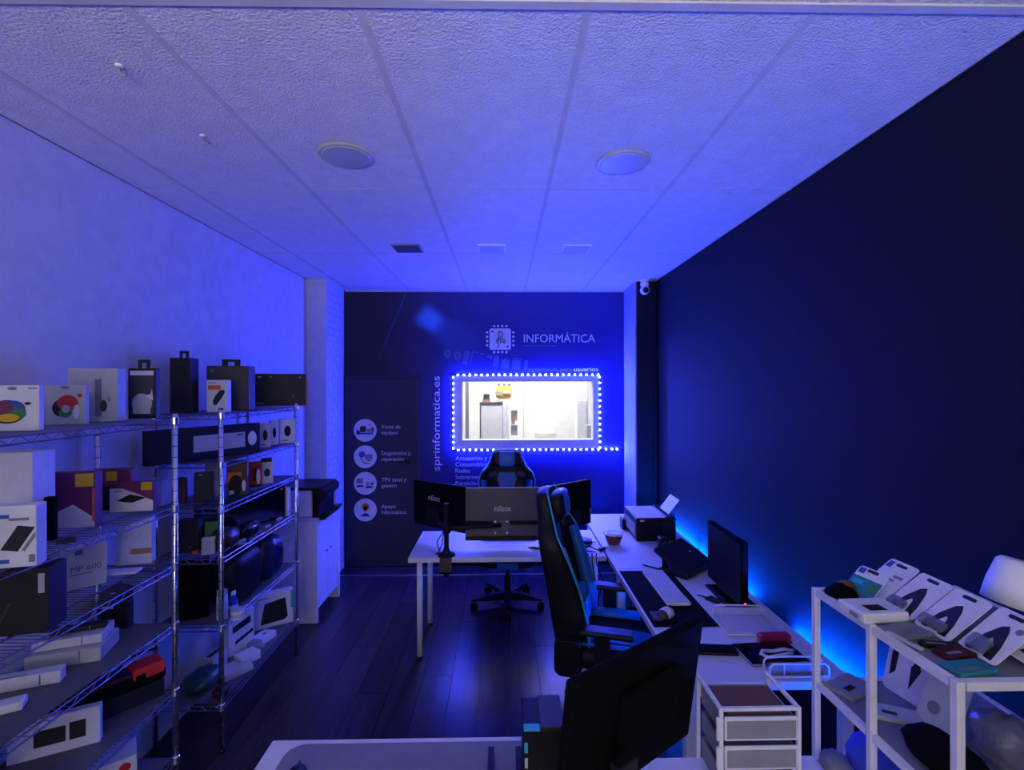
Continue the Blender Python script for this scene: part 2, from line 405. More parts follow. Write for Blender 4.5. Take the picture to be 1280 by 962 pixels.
for k, (cz, a, b) in enumerate(icons):
    cx = -1.486
    d = disc('icon_disc', cx, cz, .122, ICON, dr)
    def dec(nm, poly, m): MB().prism(poly, dy-.0035, dy-.0022).build(nm, m, d)
    if k == 0:
        dec('icon_print', rrect(cx-.055, cz-.02, cx+.01, cz+.045, .012), INKK); dec('icon_print', ell(cx-.075, cz-.02, .022, .022), PURPLE)
        dec('icon_print', rrect(cx-.09, cz-.045, cx+.09, cz-.025, .008), BLUEP); dec('icon_print', rrect(cx+.02, cz-.02, cx+.06, cz+.015, .006), INKG)
        dec('icon_print', ell(cx+.078, cz+.005, .016, .03), RED); dec('icon_print', ell(cx+.04, cz+.06, .008, .008), INKG)
    elif k == 1:
        dec('icon_print', ell(cx-.035, cz+.025, .034, .034), BLUEP); dec('icon_print', rrect(cx-.0, cz-.03, cx+.078, cz+.025, .006), INKG)
        dec('icon_print', [(cx-.06, cz-.01), (cx-.05, cz-.01), (cx-.01, cz-.06), (cx+.05, cz-.07), (cx+.05, cz-.078), (cx-.015, cz-.07)], INKK)
        dec('icon_print', rrect(cx+.01, cz-.045, cx+.06, cz-.037, .003), INKK)
    elif k == 2:
        dec('icon_print', rrect(cx-.095, cz+.0, cx-.025, cz+.055, .004), INKG); dec('icon_print', rrect(cx-.09, cz-.04, cx-.02, cz-.02, .004), INKK)
        dec('icon_print', rrect(cx+.0, cz-.05, cx+.075, cz-.03, .006), INKK); dec('icon_print', [(cx+.055, cz-.005), (cx+.09, cz+.02), (cx+.085, cz-.01), (cx+.07, cz-.025)], INKK)
        dec('icon_print', ell(cx+.025, cz-.005, .018, .022), GREYM)
    else:
        dec('icon_print', ell(cx, cz+.035, .04, .038), ORANGE); dec('icon_print', ell(cx, cz+.012, .022, .03), mat('skin_print', (0.55, 0.30, 0.22), 0.5))
        dec('icon_print', [(cx-.06, cz-.07), (cx-.02, cz-.035), (cx+.02, cz-.035), (cx+.06, cz-.07)], BLUEP); dec('icon_print', [(cx-.008, cz-.07), (cx, cz-.015), (cx+.008, cz-.07)], INKK)
    text('lettering', a, MURALDIM if False else MURALTXT, dr, (-1.313, dy-.001, cz+.018), FRONT, None, .040)
    text('lettering', b, MURALTXT, dr, (-1.313, dy-.001, cz-.044), FRONT, None, .040)

# mural lettering and logo (flat vinyl on the wall)
wy = YB - .001
text('lettering', 'sprinformatica.es', MURALTXT, wback, (-0.690, wy, 1.026), (R(90), R(-90), 0), 1.02, .080)
text('lettering', 'INFORMÁTICA', MURALTXT, wback, (0.222, wy, 2.412), FRONT, .775, .088)
MB().box((.222, wy-.002, 2.372), (.575, wy, 2.378)).build('underline', MURALDIM, wback)
text('lettering', 'optimizada para', MURALDIM, wback, (0.268, wy, 2.100), FRONT, .475, .042)
text('lettering', 'usuarios', MURALTXT, wback, (0.765, wy, 2.100), FRONT, .265, .042)
for k, s in enumerate(('Accesorios y componentes', 'Consumibles', 'Redes', 'Sobremesa', 'Portátiles')):
    text('lettering', s, MURALTXT, wback, (-0.521, wy, 1.138 - k*.0675), FRONT, None, .046)
lg = MB().prism(rrect(-.150, 2.332, .082, 2.562, .022), wy-.003, wy).build('chip_logo', MURALTXT, wback)
for k in range(4):
    t = -.100 + k*.0445
    for cx, cz in ((t, 2.588), (t, 2.306), (-.176, 2.52-k*.0465), (.108, 2.52-k*.0465)):
        MB().prism(ell(cx, cz, .013, .013, 12), wy-.003, wy).build('chip_pin', MURALTXT, lg)
for cx, cz in ((-.118, 2.53), (.045, 2.366)): MB().prism(ell(cx, cz, .011, .011, 12), wy-.0042, wy-.003).build('chip_dot', INKK, lg)
def stroke(pts, w, m, parent, y): 
    MB().tube([(a, y, b) for a, b in pts], w, 6).build('monogram', m, parent)
stroke([(-.055, 2.42), (-.052, 2.53)], .005, INKK, lg, wy-.005)
stroke([(-.052, 2.53), (-.025, 2.528), (-.008, 2.505), (-.012, 2.475), (-.04, 2.455)], .005, INKK, lg, wy-.005)
stroke([(-.04, 2.445), (-.068, 2.445), (-.078, 2.425), (-.058, 2.405), (-.045, 2.385), (-.055, 2.362), (-.075, 2.355)], .005, INKK, lg, wy-.005)
stroke([(-.03, 2.40), (-.03, 2.444), (.015, 2.444), (.022, 2.425), (.0, 2.418), (-.02, 2.418)], .005, INKK, lg, wy-.005)
stroke([(-.005, 2.418), (.022, 2.40)], .005, INKK, lg, wy-.005)
MPALE = mat('mural_component_print', (0.045, 0.10, 0.36), 0.5); MPALE2 = mat('mural_component_print_dark', (0.02, 0.05, 0.22), 0.5)
def mp(poly, m=MPALE): return MB().prism(poly, wy-.0015, wy-.0005).build('component_print', m, wback)
def tilt(poly, cx, cz, a):
    ca, sa = math.cos(R(a)), math.sin(R(a)); return [(cx+x*ca-z*sa, cz+x*sa+z*ca) for x, z in poly]
mp(ell(-.606, 2.293, .038, .046)); mp(ell(-.498, 2.270, .036, .046)); 
mp(tilt(rrect(-.024, -.075, .024, .075, .004), -.405, 2.247, -12)); 
for c in ((-.606, 2.293), (-.498, 2.270)): MB().prism(ell(c[0], c[1], .018, .022), wy-.0022, wy-.0016).build('component_print', MPALE2, wback)
MB().prism(tilt(rrect(-.007, -.05, .007, .05, .002), -.405, 2.247, -12), wy-.0022, wy-.0016).build('component_print', MPALE2, wback)
mp(tilt([(-.03, -.005), (.03, -.005), (.03, .005), (-.03, .005)], -.305, 2.305, -6)); mp(tilt([(-.005, -.06), (.005, -.06), (.005, .06), (-.005, .06)], -.345, 2.25, -12))
mp(tilt([(-.022, -.01), (.022, -.01), (.022, .008), (-.022, .008)], -.23, 2.288, -6)); mp(tilt([(-.035, -.01), (.035, -.03), (.02, .02), (-.01, .025)], -.148, 2.262, 0))
mp(tilt(rrect(-.028, -.065, .028, .065, .025), -.078, 2.205, -10)); mp(tilt(rrect(-.042, -.05, .042, .05, .006), .020, 2.180, -6)); mp(tilt(rrect(-.045, -.05, .045, .05, .006), .140, 2.172, -6)); mp(tilt([(-.05, -.006), (.05, -.006), (.05, .006), (-.05, .006)], .155, 2.235, -6)); mp(tilt(rrect(-.018, -.05, .018, .05, .006), .245, 2.168, -6))
mp(ell(-.518, 2.478, .012, .018), MPALE2); mp(ell(-.395, 2.458, .018, .015), MPALE2); mp(ell(-.49, 2.482, .008, .02), MPALE2)

# hatch window: white frame, glass
FX0, FX1, FZ0, FZ1 = -0.545, 1.032, 1.262, 2.052
w1 = struct('window_1', MB().box((FX0, YB-.022, FZ0), (OX0, YB, FZ1)).box((OX1, YB-.022, FZ0), (FX1, YB, FZ1))
    .box((OX0, YB-.022, FZ0), (OX1, YB, OZ0)).box((OX0, YB-.022, OZ1), (OX1, YB, FZ1)), WHITE, 'wide hatch window with a white frame into the lit back room')
MB().box((OX0, YB-.02, OZ0), (OX0+.006, YB+.12, OZ1)).box((OX1-.006, YB-.02, OZ0), (OX1, YB+.12, OZ1)).box((OX0, YB-.02, OZ0), (OX1, YB+.12, OZ0+.022)).box((OX0, YB-.02, OZ1-.006), (OX1, YB+.12, OZ1)).build('reveal', WHITE, w1)
MB().box((OX0+.006, YB+.05, OZ0+.022), (OX1-.006, YB+.055, OZ1-.006)).build('pane', PANE, w1)

# back room shell
BWALL = mat('back_room_white', (0.84, 0.84, 0.81), 0.7)
struct('wall_far', MB().box((-2.0, 7.6, 0), (2.6, 7.7, 2.6)).box((-2.1, YB+.1, 0), (-2.0, 7.7, 2.6)).box((2.6, YB+.1, 0), (2.7, 7.7, 2.6)), BWALL, 'bright white wall of the back room behind the hatch')
struct('floor_back_room', MB().box((-2.0, YB+.1, -.06), (2.6, 7.6, 0)), BWALL, 'pale floor of the back room')
struct('ceiling_back_room', MB().box((-2.0, YB+.1, 2.6), (2.6, 7.6, 2.66)), BWALL, 'white ceiling of the back room')
lamp = tag(MB().box((-.9, 5.7, 2.53), (1.3, 7.3, 2.6)).build('ceiling_panel_lamp', WHITE), 'white ceiling panel lamp of the back room', 'lamp')
struct('trim_3', MB().box((-.515, 6.58, 0), (-.470, 6.62, 2.6)), GREYM, 'grey upright door post seen through the hatch')
struct('trim_4', MB().box((.305, 7.585, 0), (.313, 7.6, 2.6)), CARDG, 'fine joint strip on the back room wall')
lk = thing('storage_cabinet', 'pale grey storage cabinet seen through the hatch window', 'cabinet', (-.31, 6.6, 0))
MB().box((0, .02, 0), (.385, .42, 1.69)).build('body', mat('cabinet_grey', (0.85, 0.85, 0.84), 0.5), lk)
MB().box((-.012, .0, 0), (.0, .42, 1.69)).build('side_edge', DGREY, lk)
dd = MB().box((.006, 0, .05), (.29, .02, 1.67)).build('door', mat('cabinet_door', (0.90, 0.90, 0.88), 0.5), lk, bevel=.004)
MB().box((.30, 0, .05), (.335, .02, 1.67)).build('door', MATS['cabinet_door'], lk, bevel=.003)
MB().box((-.015, -.01, 1.69), (.30, .42, 1.712)).build('top_board', DGREY, lk)
o = thing('small_box', 'tan box with a black and white carton on top of the storage cabinet', 'box', (-.285, 6.62, 1.712))
MB().box((0, 0, 0), (.105, .1, .042)).build('base_carton', TAN, o); MB().box((.01, .0, .042), (.095, .1, .115)).build('dark_carton', DGREY, o); MB().box((.015, .0, .115), (.09, .1, .175)).build('white_carton', WHITE, o)
o = tag(MB().blob((0.02, 6.72, 1.735), .13, .1, .035, jit=.15, flat=1.712).build('polythene_bag', CLEAR, smooth=True), 'clear plastic bag lying on the storage cabinet', 'bag')
sb_ = thing('snack_bag', 'yellow snack bag with red print on the storage cabinet', 'bag', (0, 6.70, 1.75))
MB().blob((0, 0, .10), .115, .06, .085, n=14, m=8, jit=.10, e=.6).build('pouch', mat('snack_yellow', (0.85, 0.75, 0.03), 0.4), sb_, smooth=True)
MB().prism(rrect(.0, .05, .10, .075, .006), -.075, -.05).build('print', RED, sb_); MB().prism(rrect(.0, .085, .085, .13, .006), -.073, -.05).build('print', WHITE, sb_); MB().prism(rrect(-.10, .06, -.03, .12, .006), -.073, -.05).build('print', CARDG, sb_)
for q in (-.06, .01, .08): MB().lathe([(.002, 0), (.022, .01), (.018, .035), (.002, .045)], 10, (q, 0, .185)).build('knot', GREYM, sb_, smooth=True)
for zz in (1.60, 1.40):
    o = thing('wall_shelf', 'small white shelf with brown carton, upper one' if zz > 1.5 else 'small white shelf with brown carton, lower one', 'shelf', (.10, 6.64, zz))
    MB().box((0, 0, 0), (.10, .35, .015)).build('board', WHITE, o); MB().box((.0, .05, -.14), (.09, .065, 0)).build('bracket', CARDG, o); MB().box((.01, .02, .015 if zz < 1.5 else -.11), (.055, .2, .08 if zz < 1.5 else -.01)).build('carton', TAN, o)
o = thing('wall_panel', 'tall white panel and pipe at the right of the back room', 'panel', (1.02, 6.75, 0))
MB().box((0, 0, 0), (.13, .25, 1.73)).build('board', BWALL, o, bevel=.004); MB().cyl((.145, .02, 0), (.145, .02, 2.5), .012).build('pipe', CARDG, o, smooth=True); MB().box((.11, -.12, 1.15), (.19, -.01, 1.40)).build('box', CARDG, o, bevel=.01)
o = tag(MB().lathe([(.01, 0), (.16, .0), (.17, .5), (.155, .78), (.13, .80), (.0, .82)], 24, (.60, 7.0, .48)).build('bin', mat('bin_grey', (0.5, 0.5, 0.48), 0.5), smooth=True), 'rounded pale bin top at the hatch sill', 'bin')
MB().box((-.15, -.15, 0), (.15, .15, .48)).build('bin_stand', WHITE, None, loc=(.60, 7.0, 0))
bpy.data.objects['bin_stand'].parent = o

# ------------------------------------------------------------------ LED lights
led = thing('led_string', 'string of bright blue LEDs around the white hatch frame', 'led lights', (0, 0, 0))
bx0, bx1, bz0, bz1 = -0.538, 1.040, 1.250, 2.060
ly = YB - .030
MB().box((bx0-.006, YB-.012, bz1-.005), (bx1+.006, YB-.0, bz1+.007)).box((bx0-.006, YB-.012, bz0-.007), (bx1+.30, YB, bz0+.005)).box((bx0-.012, YB-.012, bz0), (bx0-.002, YB, bz1)).box((bx1, YB-.012, bz0), (bx1+.012, YB, bz1)).build('tape', NAVY, led)
bulb = MB().blob((0, 0, 0), .0080, .0075, .0080, 10, 6).mesh('bulb'); bulb.materials.append(LEDM)
for p in bulb.polygons: p.use_smooth = True
def addb(x, z):
    o = bpy.data.objects.new('bulb', bulb); COL.objects.link(o); o.parent = led; o.location = (x, YB-.018, z)
for k in range(25):
    addb(-.490 + k*.0632, bz1); addb(-.490 + k*.0632, bz0)
for k in range(13):
    addb(bx0-.004, bz0+.02 + k*.0636); addb(bx1+.004, bz0+.02 + k*.0636)
for x in (1.11, 1.175, 1.23): addb(x, bz0 + .003)
tape = thing('led_tape', 'glowing blue LED strip along the navy wall behind the desks', 'led lights', (0, 0, 0))
for y0, y1 in ((1.72, 2.55), (2.95, 4.52)):
    MB().box((1.431, y0, .640), (1.500, y1, .652)).build('ledge', WHITE, tape)
    y = y0 + .01
    while y < y1 - .05:
        MB().box((1.484, y, .652), (1.494, y+.05, .664)).build('led_segment', LEDS, tape); y += .075

# ------------------------------------------------------------------ ceiling fittings
for k, (cx, cy) in enumerate(((-.697, 2.185), (.552, 2.235))):
    o = thing('ceiling_downlight', 'round recessed ceiling light nearer the left wall' if k == 0 else 'round recessed ceiling light nearer the navy wall', 'lamp', (cx, cy, HC), 0, 'round ceiling lights')
    MB().lathe([(.0, 0), (.118, 0), (.122, -.004), (.116, -.009), (.104, -.010), (.0, -.010)], 36).build('trim_ring', DIFFUS, o, smooth=False)
    MB().lathe([(.0, -.010), (.104, -.010), (.10, -.013), (.0, -.0135)], 36).build('diffuser', DIFFUS, o)
for k, cx in enumerate((-.712, -.085, .545)):
    lab = ('dark square ceiling light, leftmost of the three by the mural', 'pale square ceiling light, middle of the three by the mural', 'square ceiling light nearest the column')[k]
    o = thing('square_ceiling_light', lab, 'lamp', (cx, 3.655, HC), 0, 'square ceiling lights')
    MB().box((-.105, -.105, -.008), (.105, .105, 0)).build('trim_frame', WHITE if k else GREYM, o, bevel=.003)
    MB().box((-.092, -.092, -.011), (.092, .092, -.008)).build('diffuser', DIFFUS if k else DGREY, o)
for k, (cx, cy) in enumerate(((-1.225, 1.581), (-1.229, 2.019))):
    o = thing('ceiling_hook', 'small hook in the ceiling, the one farther from the mural' if k == 0 else 'small hook in the ceiling, the one nearer the mural', 'hook', (cx, cy, HC), .4*k, 'ceiling hooks')
    MB().lathe([(0, 0), (.012, 0), (.010, -.006), (0, -.007)], 12).build('plate', WHITE, o)
    MB().tube([(0, 0, -.006), (0, 0, -.022), (.008, 0, -.034), (.018, 0, -.034), (.022, 0, -.026)], .004, 6).build('hook_wire', GREYM, o, smooth=True)
o = thing('security_camera', 'white dome security camera on the column under the ceiling', 'camera', (1.385, 4.76, HC))
MB().cyl((0, 0, 0), (0, 0, -.015), .045, .045, 24).build('mount_plate', WHITE, o)
hb = MB().lathe([(0, -.015), (.03, -.018), (.042, -.04), (.036, -.062), (.0, -.066)], 24).build('body', WHITE, o, smooth=True)
hh = MB().blob((0, -.006, -.10), .046, .046, .046, 20, 12).build('head', WHITE, o, smooth=True)
MB().lathe([(0, 0), (.03, 0), (.026, .010), (0, .013)], 20, M=Matrix.Translation((0, -.042, -.105)) @ Matrix.Rotation(R(90), 4, 'X')).build('lens', LENS, hh, smooth=True)

# ------------------------------------------------------------------ wire shelf units
def zig(mb, a, b, z0, z1, step, r):
    a, b = Vector(a), Vector(b); n = max(2, int((b-a).length/step)); pts = []
    for i in range(n+1):
        p = a.lerp(b, i/n); pts.append((p.x, p.y, z0 if i % 2 else z1))
    mb.tube(pts, r, 4)
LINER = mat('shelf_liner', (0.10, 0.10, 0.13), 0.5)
def shelf_unit(label, x0, x1, y0, y1, levels, top, liners=()):
    t = thing('wire_shelf_unit', label, 'shelf unit', ((x0+x1)/2, (y0+y1)/2, 0), 0, 'chrome wire shelf units')
    hx, hy = (x1-x0)/2, (y1-y0)/2
    for sx in (-1, 1):
        for sy in (-1, 1):
            p = MB().cyl((sx*hx, sy*hy, .02), (sx*hx, sy*hy, top), .0125, n=16).build('post', CHROME, t, smooth=False)
            for pp in p.data.polygons: pp.use_smooth = len(pp.vertices) == 4
            MB().lathe([(0, 0), (.018, 0), (.018, .012), (.013, .02), (0, .021)], 14, (sx*hx, sy*hy, 0)).build('foot', BLACK, p)
            MB().lathe([(0, 0), (.0130, 0), (.0130, .004), (.0, .006)], 14, (sx*hx, sy*hy, top)).build('post_cap', BLACK, p)
            c = MB()
            for z in levels: c.lathe([(.0126, -.028), (.0165, -.024), (.0165, .006), (.0126, .010)], 14, (sx*hx, sy*hy, z))
            tag(c.build('collars', CHROME, p), kind='stuff')
            g = MB()
            zz = .10
            while zz < top-.03:
                g.lathe([(.0124, -.002), (.0131, 0), (.0124, .002)], 14, (sx*hx, sy*hy, zz)); zz += .0508
            tag(g.build('grooves', DGREY, p), kind='stuff')
    for z in levels:
        m = MB(); r = .0032; z1, z0 = z-.004, z-.028
        for sx in (-1, 1):
            m.tube([(sx*hx, -hy, z1), (sx*hx, hy, z1)], r, 6); m.tube([(sx*hx, -hy, z0), (sx*hx, hy, z0)], r, 6); zig(m, (sx*hx, -hy, 0), (sx*hx, hy, 0), z0, z1, .035, .0018)
        for sy in (-1, 1):
            m.tube([(-hx, sy*hy, z1), (hx, sy*hy, z1)], r, 6); m.tube([(-hx, sy*hy, z0), (hx, sy*hy, z0)], r, 6); zig(m, (-hx, sy*hy, 0), (hx, sy*hy, 0), z0, z1, .035, .0018)
        for q in (-.33, .33): m.tube([(q*hx, -hy, z1-.004), (q*hx, hy, z1-.004)], r, 6)
        s = m.build('shelf', WIRE, t)
        w = MB(); n = int(2*hy/.021)
        for i in range(1, n):
            y = -hy + 2*hy*i/n; w.tube([(-hx, y, z-.0018), (hx, y, z-.0018)], .0018, 4)
        tag(w.build('shelf_wires', WIRE, s), kind='stuff')
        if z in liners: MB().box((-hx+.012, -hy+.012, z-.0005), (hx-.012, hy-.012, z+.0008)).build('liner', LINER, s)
    return t
SX0, SX1 = -1.855, -1.505
U1 = [1.80, 1.40, 1.134, .865, .56, .25]
U2 = [1.80, 1.54, 1.30, 1.03, .67, .25]
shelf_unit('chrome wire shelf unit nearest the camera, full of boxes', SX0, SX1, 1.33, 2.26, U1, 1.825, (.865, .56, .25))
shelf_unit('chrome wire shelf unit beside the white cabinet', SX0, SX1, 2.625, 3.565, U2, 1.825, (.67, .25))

# ------------------------------------------------------------------ boxes and packs on the shelves
def prints_on(par, w, h, prints):
    for pr in prints:
        kind, m = pr[0], pr[1]
        if kind == 'r': poly = [(pr[2]*w, pr[3]*h), (pr[4]*w, pr[3]*h), (pr[4]*w, pr[5]*h), (pr[2]*w, pr[5]*h)]
        elif kind == 'e': poly = ell(pr[2]*w, pr[3]*h, pr[4]*w, pr[5]*h, 22)
        elif kind == 'p': poly = [(a*w, b*h) for a, b in pr[2]]
        elif kind == 't':
            text('lettering', pr[2], m, par, (pr[3]*w, -.0022, pr[4]*h), FRONT, None, pr[5]*h); continue
        lay = pr[-1] if kind == 'p' and len(pr) > 3 else 0
        MB().prism(poly, -.0012-.0006*(prints.index(pr)+1)*.5, -.0004).build('print', m, par)
def carton(name, label, cat, loc, a, w, t, h, m, prints=(), tab=None, group=None, lean=0.0, win=None):
    o = thing(name, label, cat, loc, a, group)
    o.rotation_euler = (lean, 0, a)
    b = MB().box((0, 0, 0), (w, t, h)).build('body', m, o, bevel=min(.003, t*.1))
    prints_on(b, w, h, list(prints))
    if tab:
        tm = tab if not isinstance(tab, bool) else m
        MB().box((w*.28, t*.45, h), (w*.42, t*.5, h+.035)).box((w*.58, t*.45, h), (w*.72, t*.5, h+.035)).box((w*.28, t*.45, h+.026), (w*.72, t*.5, h+.040)).build('hang_tab', tm, o)
    return o
def on(name, label, cat, l, r, top, X0, z, a, t, m, prints=(), **k):
    """upright pack: left edge at pixel column l, front-left corner at X0 on shelf z, front running in direction a to column r"""
    d = ray(l, 481); Y = X0 * d[1]/d[0]
    e = ray(r, 481); a = R(a); ca, sa = math.cos(a), math.sin(a)
    # X0 + w*ca = q*e0 ; Y + w*sa = q*e1
    w = (X0*e[1] - Y*e[0]) / (sa*e[0] - ca*e[1])
    dep = X0*_s + Y*_c
    h = CAM_Z + (481-top)/FPX*dep - z
    return carton(name, label, cat, (X0, Y, z+.001), a, w, t, h, m, prints, **k)
def on2(name, label, cat, L, Rr, top, z, t, m, prints=(), **k):
    """upright pack whose two bottom front corners are given as pixels on shelf height z"""
    A, B = zp(*L, z), zp(*Rr, z); d = B-A
    dep = A.x*_s + A.y*_c; h = CAM_Z + (481-top)/FPX*dep - z
    return carton(name, label, cat, (A.x, A.y, z+.001), math.atan2(d.y, d.x), d.length, t, h, m, prints, **k)

Z = 1.80
mousebox = lambda cols: cols
on('mouse_box', 'white hanging box with a rainbow lit mouse, leftmost on the top shelf', 'box', -16, 49, 480, -1.70, Z, 14, .025, CARDW,
   [('e', INKK, .38, .42, .36, .26), ('e', BLUEP, .48, .50, .25, .17), ('e', GREEN, .55, .38, .20, .13), ('e', YELLOW, .40, .29, .22, .09), ('e', PURPLE, .30, .52, .22, .14), ('e', INKK, .78, .60, .06, .035), ('e', INKG, .48, .93, .09, .035), ('r', INKG, .80, .92, .96, .945)])
on('mouse_box', 'white hanging box with a red and green mouse on the top shelf', 'box', 56, 107, 480, -1.76, Z, 14, .025, CARDG,
   [('e', INKK, .40, .42, .22, .22), ('e', RED, .56, .55, .26, .20), ('e', GREEN, .50, .30, .16, .12), ('e', CARDW, .78, .32, .08, .18), ('e', CARDG, .52, .40, .10, .10), ('e', RED, .86, .74, .06, .05), ('e', INKG, .5, .94, .10, .03)])
on('headset_box', 'large pale grey box standing behind the mouse boxes', 'box', 84, 147, 459, -1.81, Z, 6, .055, CARDG,
   [('r', INKG, .55, .10, .68, .80), ('e', DGREY, .72, .30, .07, .11), ('e', GREYM, .83, .42, .035, .05)])
on('headset_box', 'black windowed box with a pale headset beside the large grey box', 'box', 160, 195, 459, -1.70, Z, 10, .04, CARDK,
   [('r', CARDD, .10, .08, .92, .90), ('e', CARDG, .50, .30, .36, .20), ('r', CARDG, .18, .10, .80, .24), ('p', CARDW, [(.62, .45), (.90, .36), (.86, .60), (.82, .50)]), ('r', CARDW, .08, .86, .92, .95)], tab=CARDK)
on('speaker_box', 'tall slim black hanging box on the top shelf', 'box', 212, 238, 446, -1.80, Z, 6, .09, CARDK, [('r', CARDD, .1, .15, .9, .16), ('r', CARDD, .1, .88, .9, .89)], tab=CARDK)
on('keyboard_box', 'charcoal hanging box behind the white mouse box', 'box', 258, 311, 456, -1.76, Z, 10, .12, CARDD, [('r', TEAL, .09, .84, .18, .92)], tab=CARDK)
on('mouse_box', 'small white box with an orange label and a black mouse', 'box', 258, 285, 474, -1.66, Z, 8, .045, CARDW,
   [('r', ORANGE, .08, .70, .66, .84), ('r', INKG, .08, .90, .45, .93), ('p', INKK, [(.32, .24), (.46, .22), (.66, .40), (.86, .62), (.80, .70), (.62, .68), (.42, .52), (.30, .36)])])
on('graphics_card_box', 'long black box with a red edge at the far end of the top shelf', 'box', 312, 383, 466, -1.80, Z, 22, .13, CARDK,
   [('r', RED, .0, .0, 1.0, .025), ('r', RED, .985, .0, 1.0, 1.0), ('r', CARDW, .14, .885, .20, .91), ('r', CARDG, .34, .89, .38, .91), ('r', CARDG, .86, .88, .90, .91), ('r', INKG, .10, .08, .24, .11), ('e', INKG, .76, .32, .012, .02)])
Z = 1.54
on('keyboard_set_box', 'long black box picturing a white keyboard and mouse', 'box', 184, 325, 538, -1.80, Z, 62, .05, CARDK,
   [('r', CARDG, .36, .24, .84, .74), ('e', CARDW, .915, .50, .045, .24), ('r', INKK, .76, .64, .82, .68)])
for k, (l, r, tp, x) in enumerate(((325, 338, 528, -1.60), (338, 348, 525, -1.60), (350, 369, 523, -1.57))):
    on('mouse_box', ('white mouse box beside the long black keyboard box', 'middle one of the three small white mouse boxes', 'white mouse box with dark oval mouse at the shelf end')[k], 'box', l, r, tp, x, Z, 40, .05, CARDW, [('e', INKK, .48, .50, .22, .22), ('r', INKG, .1, .1, .5, .14)], group='small white mouse boxes')
Z = 1.30
on('cable_box', 'narrow dark box at the near end of the red headset shelf', 'box', 219, 232, 597, -1.80, Z, 20, .04, MAROON)
on('adapter_box', 'black box standing under the long keyboard box', 'box', 242, 266, 591, -1.72, Z, 25, .05, CARDK, [('r', CARDG, .25, .92, .45, .97)])
on('blister_pack', 'clear blister card behind the black box on the second unit', 'blister pack', 256, 277, 578, -1.735, Z, 25, .02, CARDG, [('r', INKG, .0, .82, 1, 1), ('e', CARDW, .5, .3, .3, .2)])
gp = on('gamepad_pack', 'black and red gamepad blister pack', 'blister pack', 283, 309, 576, -1.62, Z, 30, .03, CARDD, [('r', ORANGE, .05, .55, .72, .68), ('r', ORANGE, .05, .40, .2, .58), ('e', BLACK, .42, .30, .34, .30), ('r', BROWN, .1, .72, .9, .98), ('e', CARDW, .82, .28, .10, .16), ('r', CARDG, .12, .06, .35, .16)])
on('headphone_pack', 'red blister pack with white earphones', 'blister pack', 311, 327, 577, -1.62, Z, 35, .03, RED, [('r', INKK, .3, .25, .6, .75), ('e', CARDW, .72, .40, .16, .32), ('r', INKK, 0, 0, 1, .1)])
on('mouse_box', 'white hanging card with a black mouse and dark top', 'box', 326, 341, 572, -1.60, Z, 35, .03, CARDW, [('r', INKK, 0, .84, .9, 1), ('e', INKK, .5, .42, .26, .16)])
Z = 1.03
o = carton('monitor_box', 'long glossy black carton under the third shelf', 'box', (-1.735, 2.82, Z+.001), R(72), .66, .05, .232, GLOSSK, [('r', INKG, .93, .84, .96, .90)])
carton('white_carton', 'thin white carton at the end of the long black carton', 'box', (-1.525, 3.46, Z+.001), R(72), .035, .10, .20, CARDW, [('r', CARDG, .2, .1, .8, .2)])
on('camera_box', 'black box at the near end of the fourth shelf', 'box', 222, 247, 650, -1.785, Z, 10, .06, CARDK, [('r', BROWN, .55, .12, .66, .22)])
on('packet', 'green packet lying among black bags', 'packet', 255, 272, 652, -1.70, Z, 15, .03, GREEN, [('r', MATS['print_green'], .1, .1, .9, .9)])
on('paper_pack', 'small pale paper pack under the green packet', 'packet', 251, 268, 672, -1.64, Z, 20, .03, CARDG)
on('orange_box', 'tiny orange box near the chrome post', 'box', 239, 247, 688, -1.70, Z, 10, .025, ORANGE)
def bag(name, label, c, rx, ry, rz, m, jit=.12, flat=None, cat='bag', e=.8): 
    return tag(MB().blob((0, 0, 0), rx, ry, rz, 18, 12, jit, e, None if flat is None else flat-c[2]).build(name, m, smooth=True, loc=c), label, cat)
POLYK = mat('black_polybag', (0.010, 0.010, 0.013), 0.22, bump=0.5, bscale=22)
bag('cable_bag', 'brown tinted bag of cables behind the front post', (-1.585, 2.80, Z+.055), .06, .09, .055, mat('brown_polybag', (0.05, 0.03, 0.02), 0.3, bump=0.5, bscale=20), flat=Z+.002)
bag('cable_bag', 'flat black bag of cables on the fourth shelf', (-1.555, 3.00, Z+.045), .045, .10, .045, POLYK, flat=Z+.002)
for k, (dx, dy2, a) in enumerate(((-1.535, 2.86, .3), (-1.53, 2.98, .6), (-1.53, 3.16, .1), (-1.53, 3.33, .4))):
    carton('cable_label', ('pale cable label nearest the front post', 'pale cable label with a dark line', 'pale cable label in the middle of the shelf edge', 'pale cable label at the far shelf end')[k], 'label', (dx, dy2, Z+.001), R(80)+a*.2, .055, .012, .018, CARDG, [('r', INKK, .1, .3, .7, .5)])
Z = .67
o = carton('laptop_sleeve', 'large black laptop sleeve leaning on the fifth shelf', 'sleeve', (-1.79, 2.66, Z+.002), R(25), .17, .025, .32, BLACKM, lean=R(-4))
on2('blister_pack', 'white and blue card pack beside the black sleeve', 'blister pack', (252, 752), (268, 748), 705, Z, .02, CARDW, [('e', BLUEP, .45, .6, .25, .12), ('r', BLUEP, .1, .1, .8, .2)])
bag('laptop_bag', 'black laptop bag hanging over the fifth shelf', (-1.62, 2.98, Z+.145), .10, .17, .145, LEATHER, .03, flat=Z+.002, e=.5)
bag('polythene_bag', 'dark blue shiny plastic bag at the far end of the fifth shelf', (-1.60, 3.30, Z+.135), .09, .12, .135, BAGBLUE, .10, flat=Z+.002, e=.7)
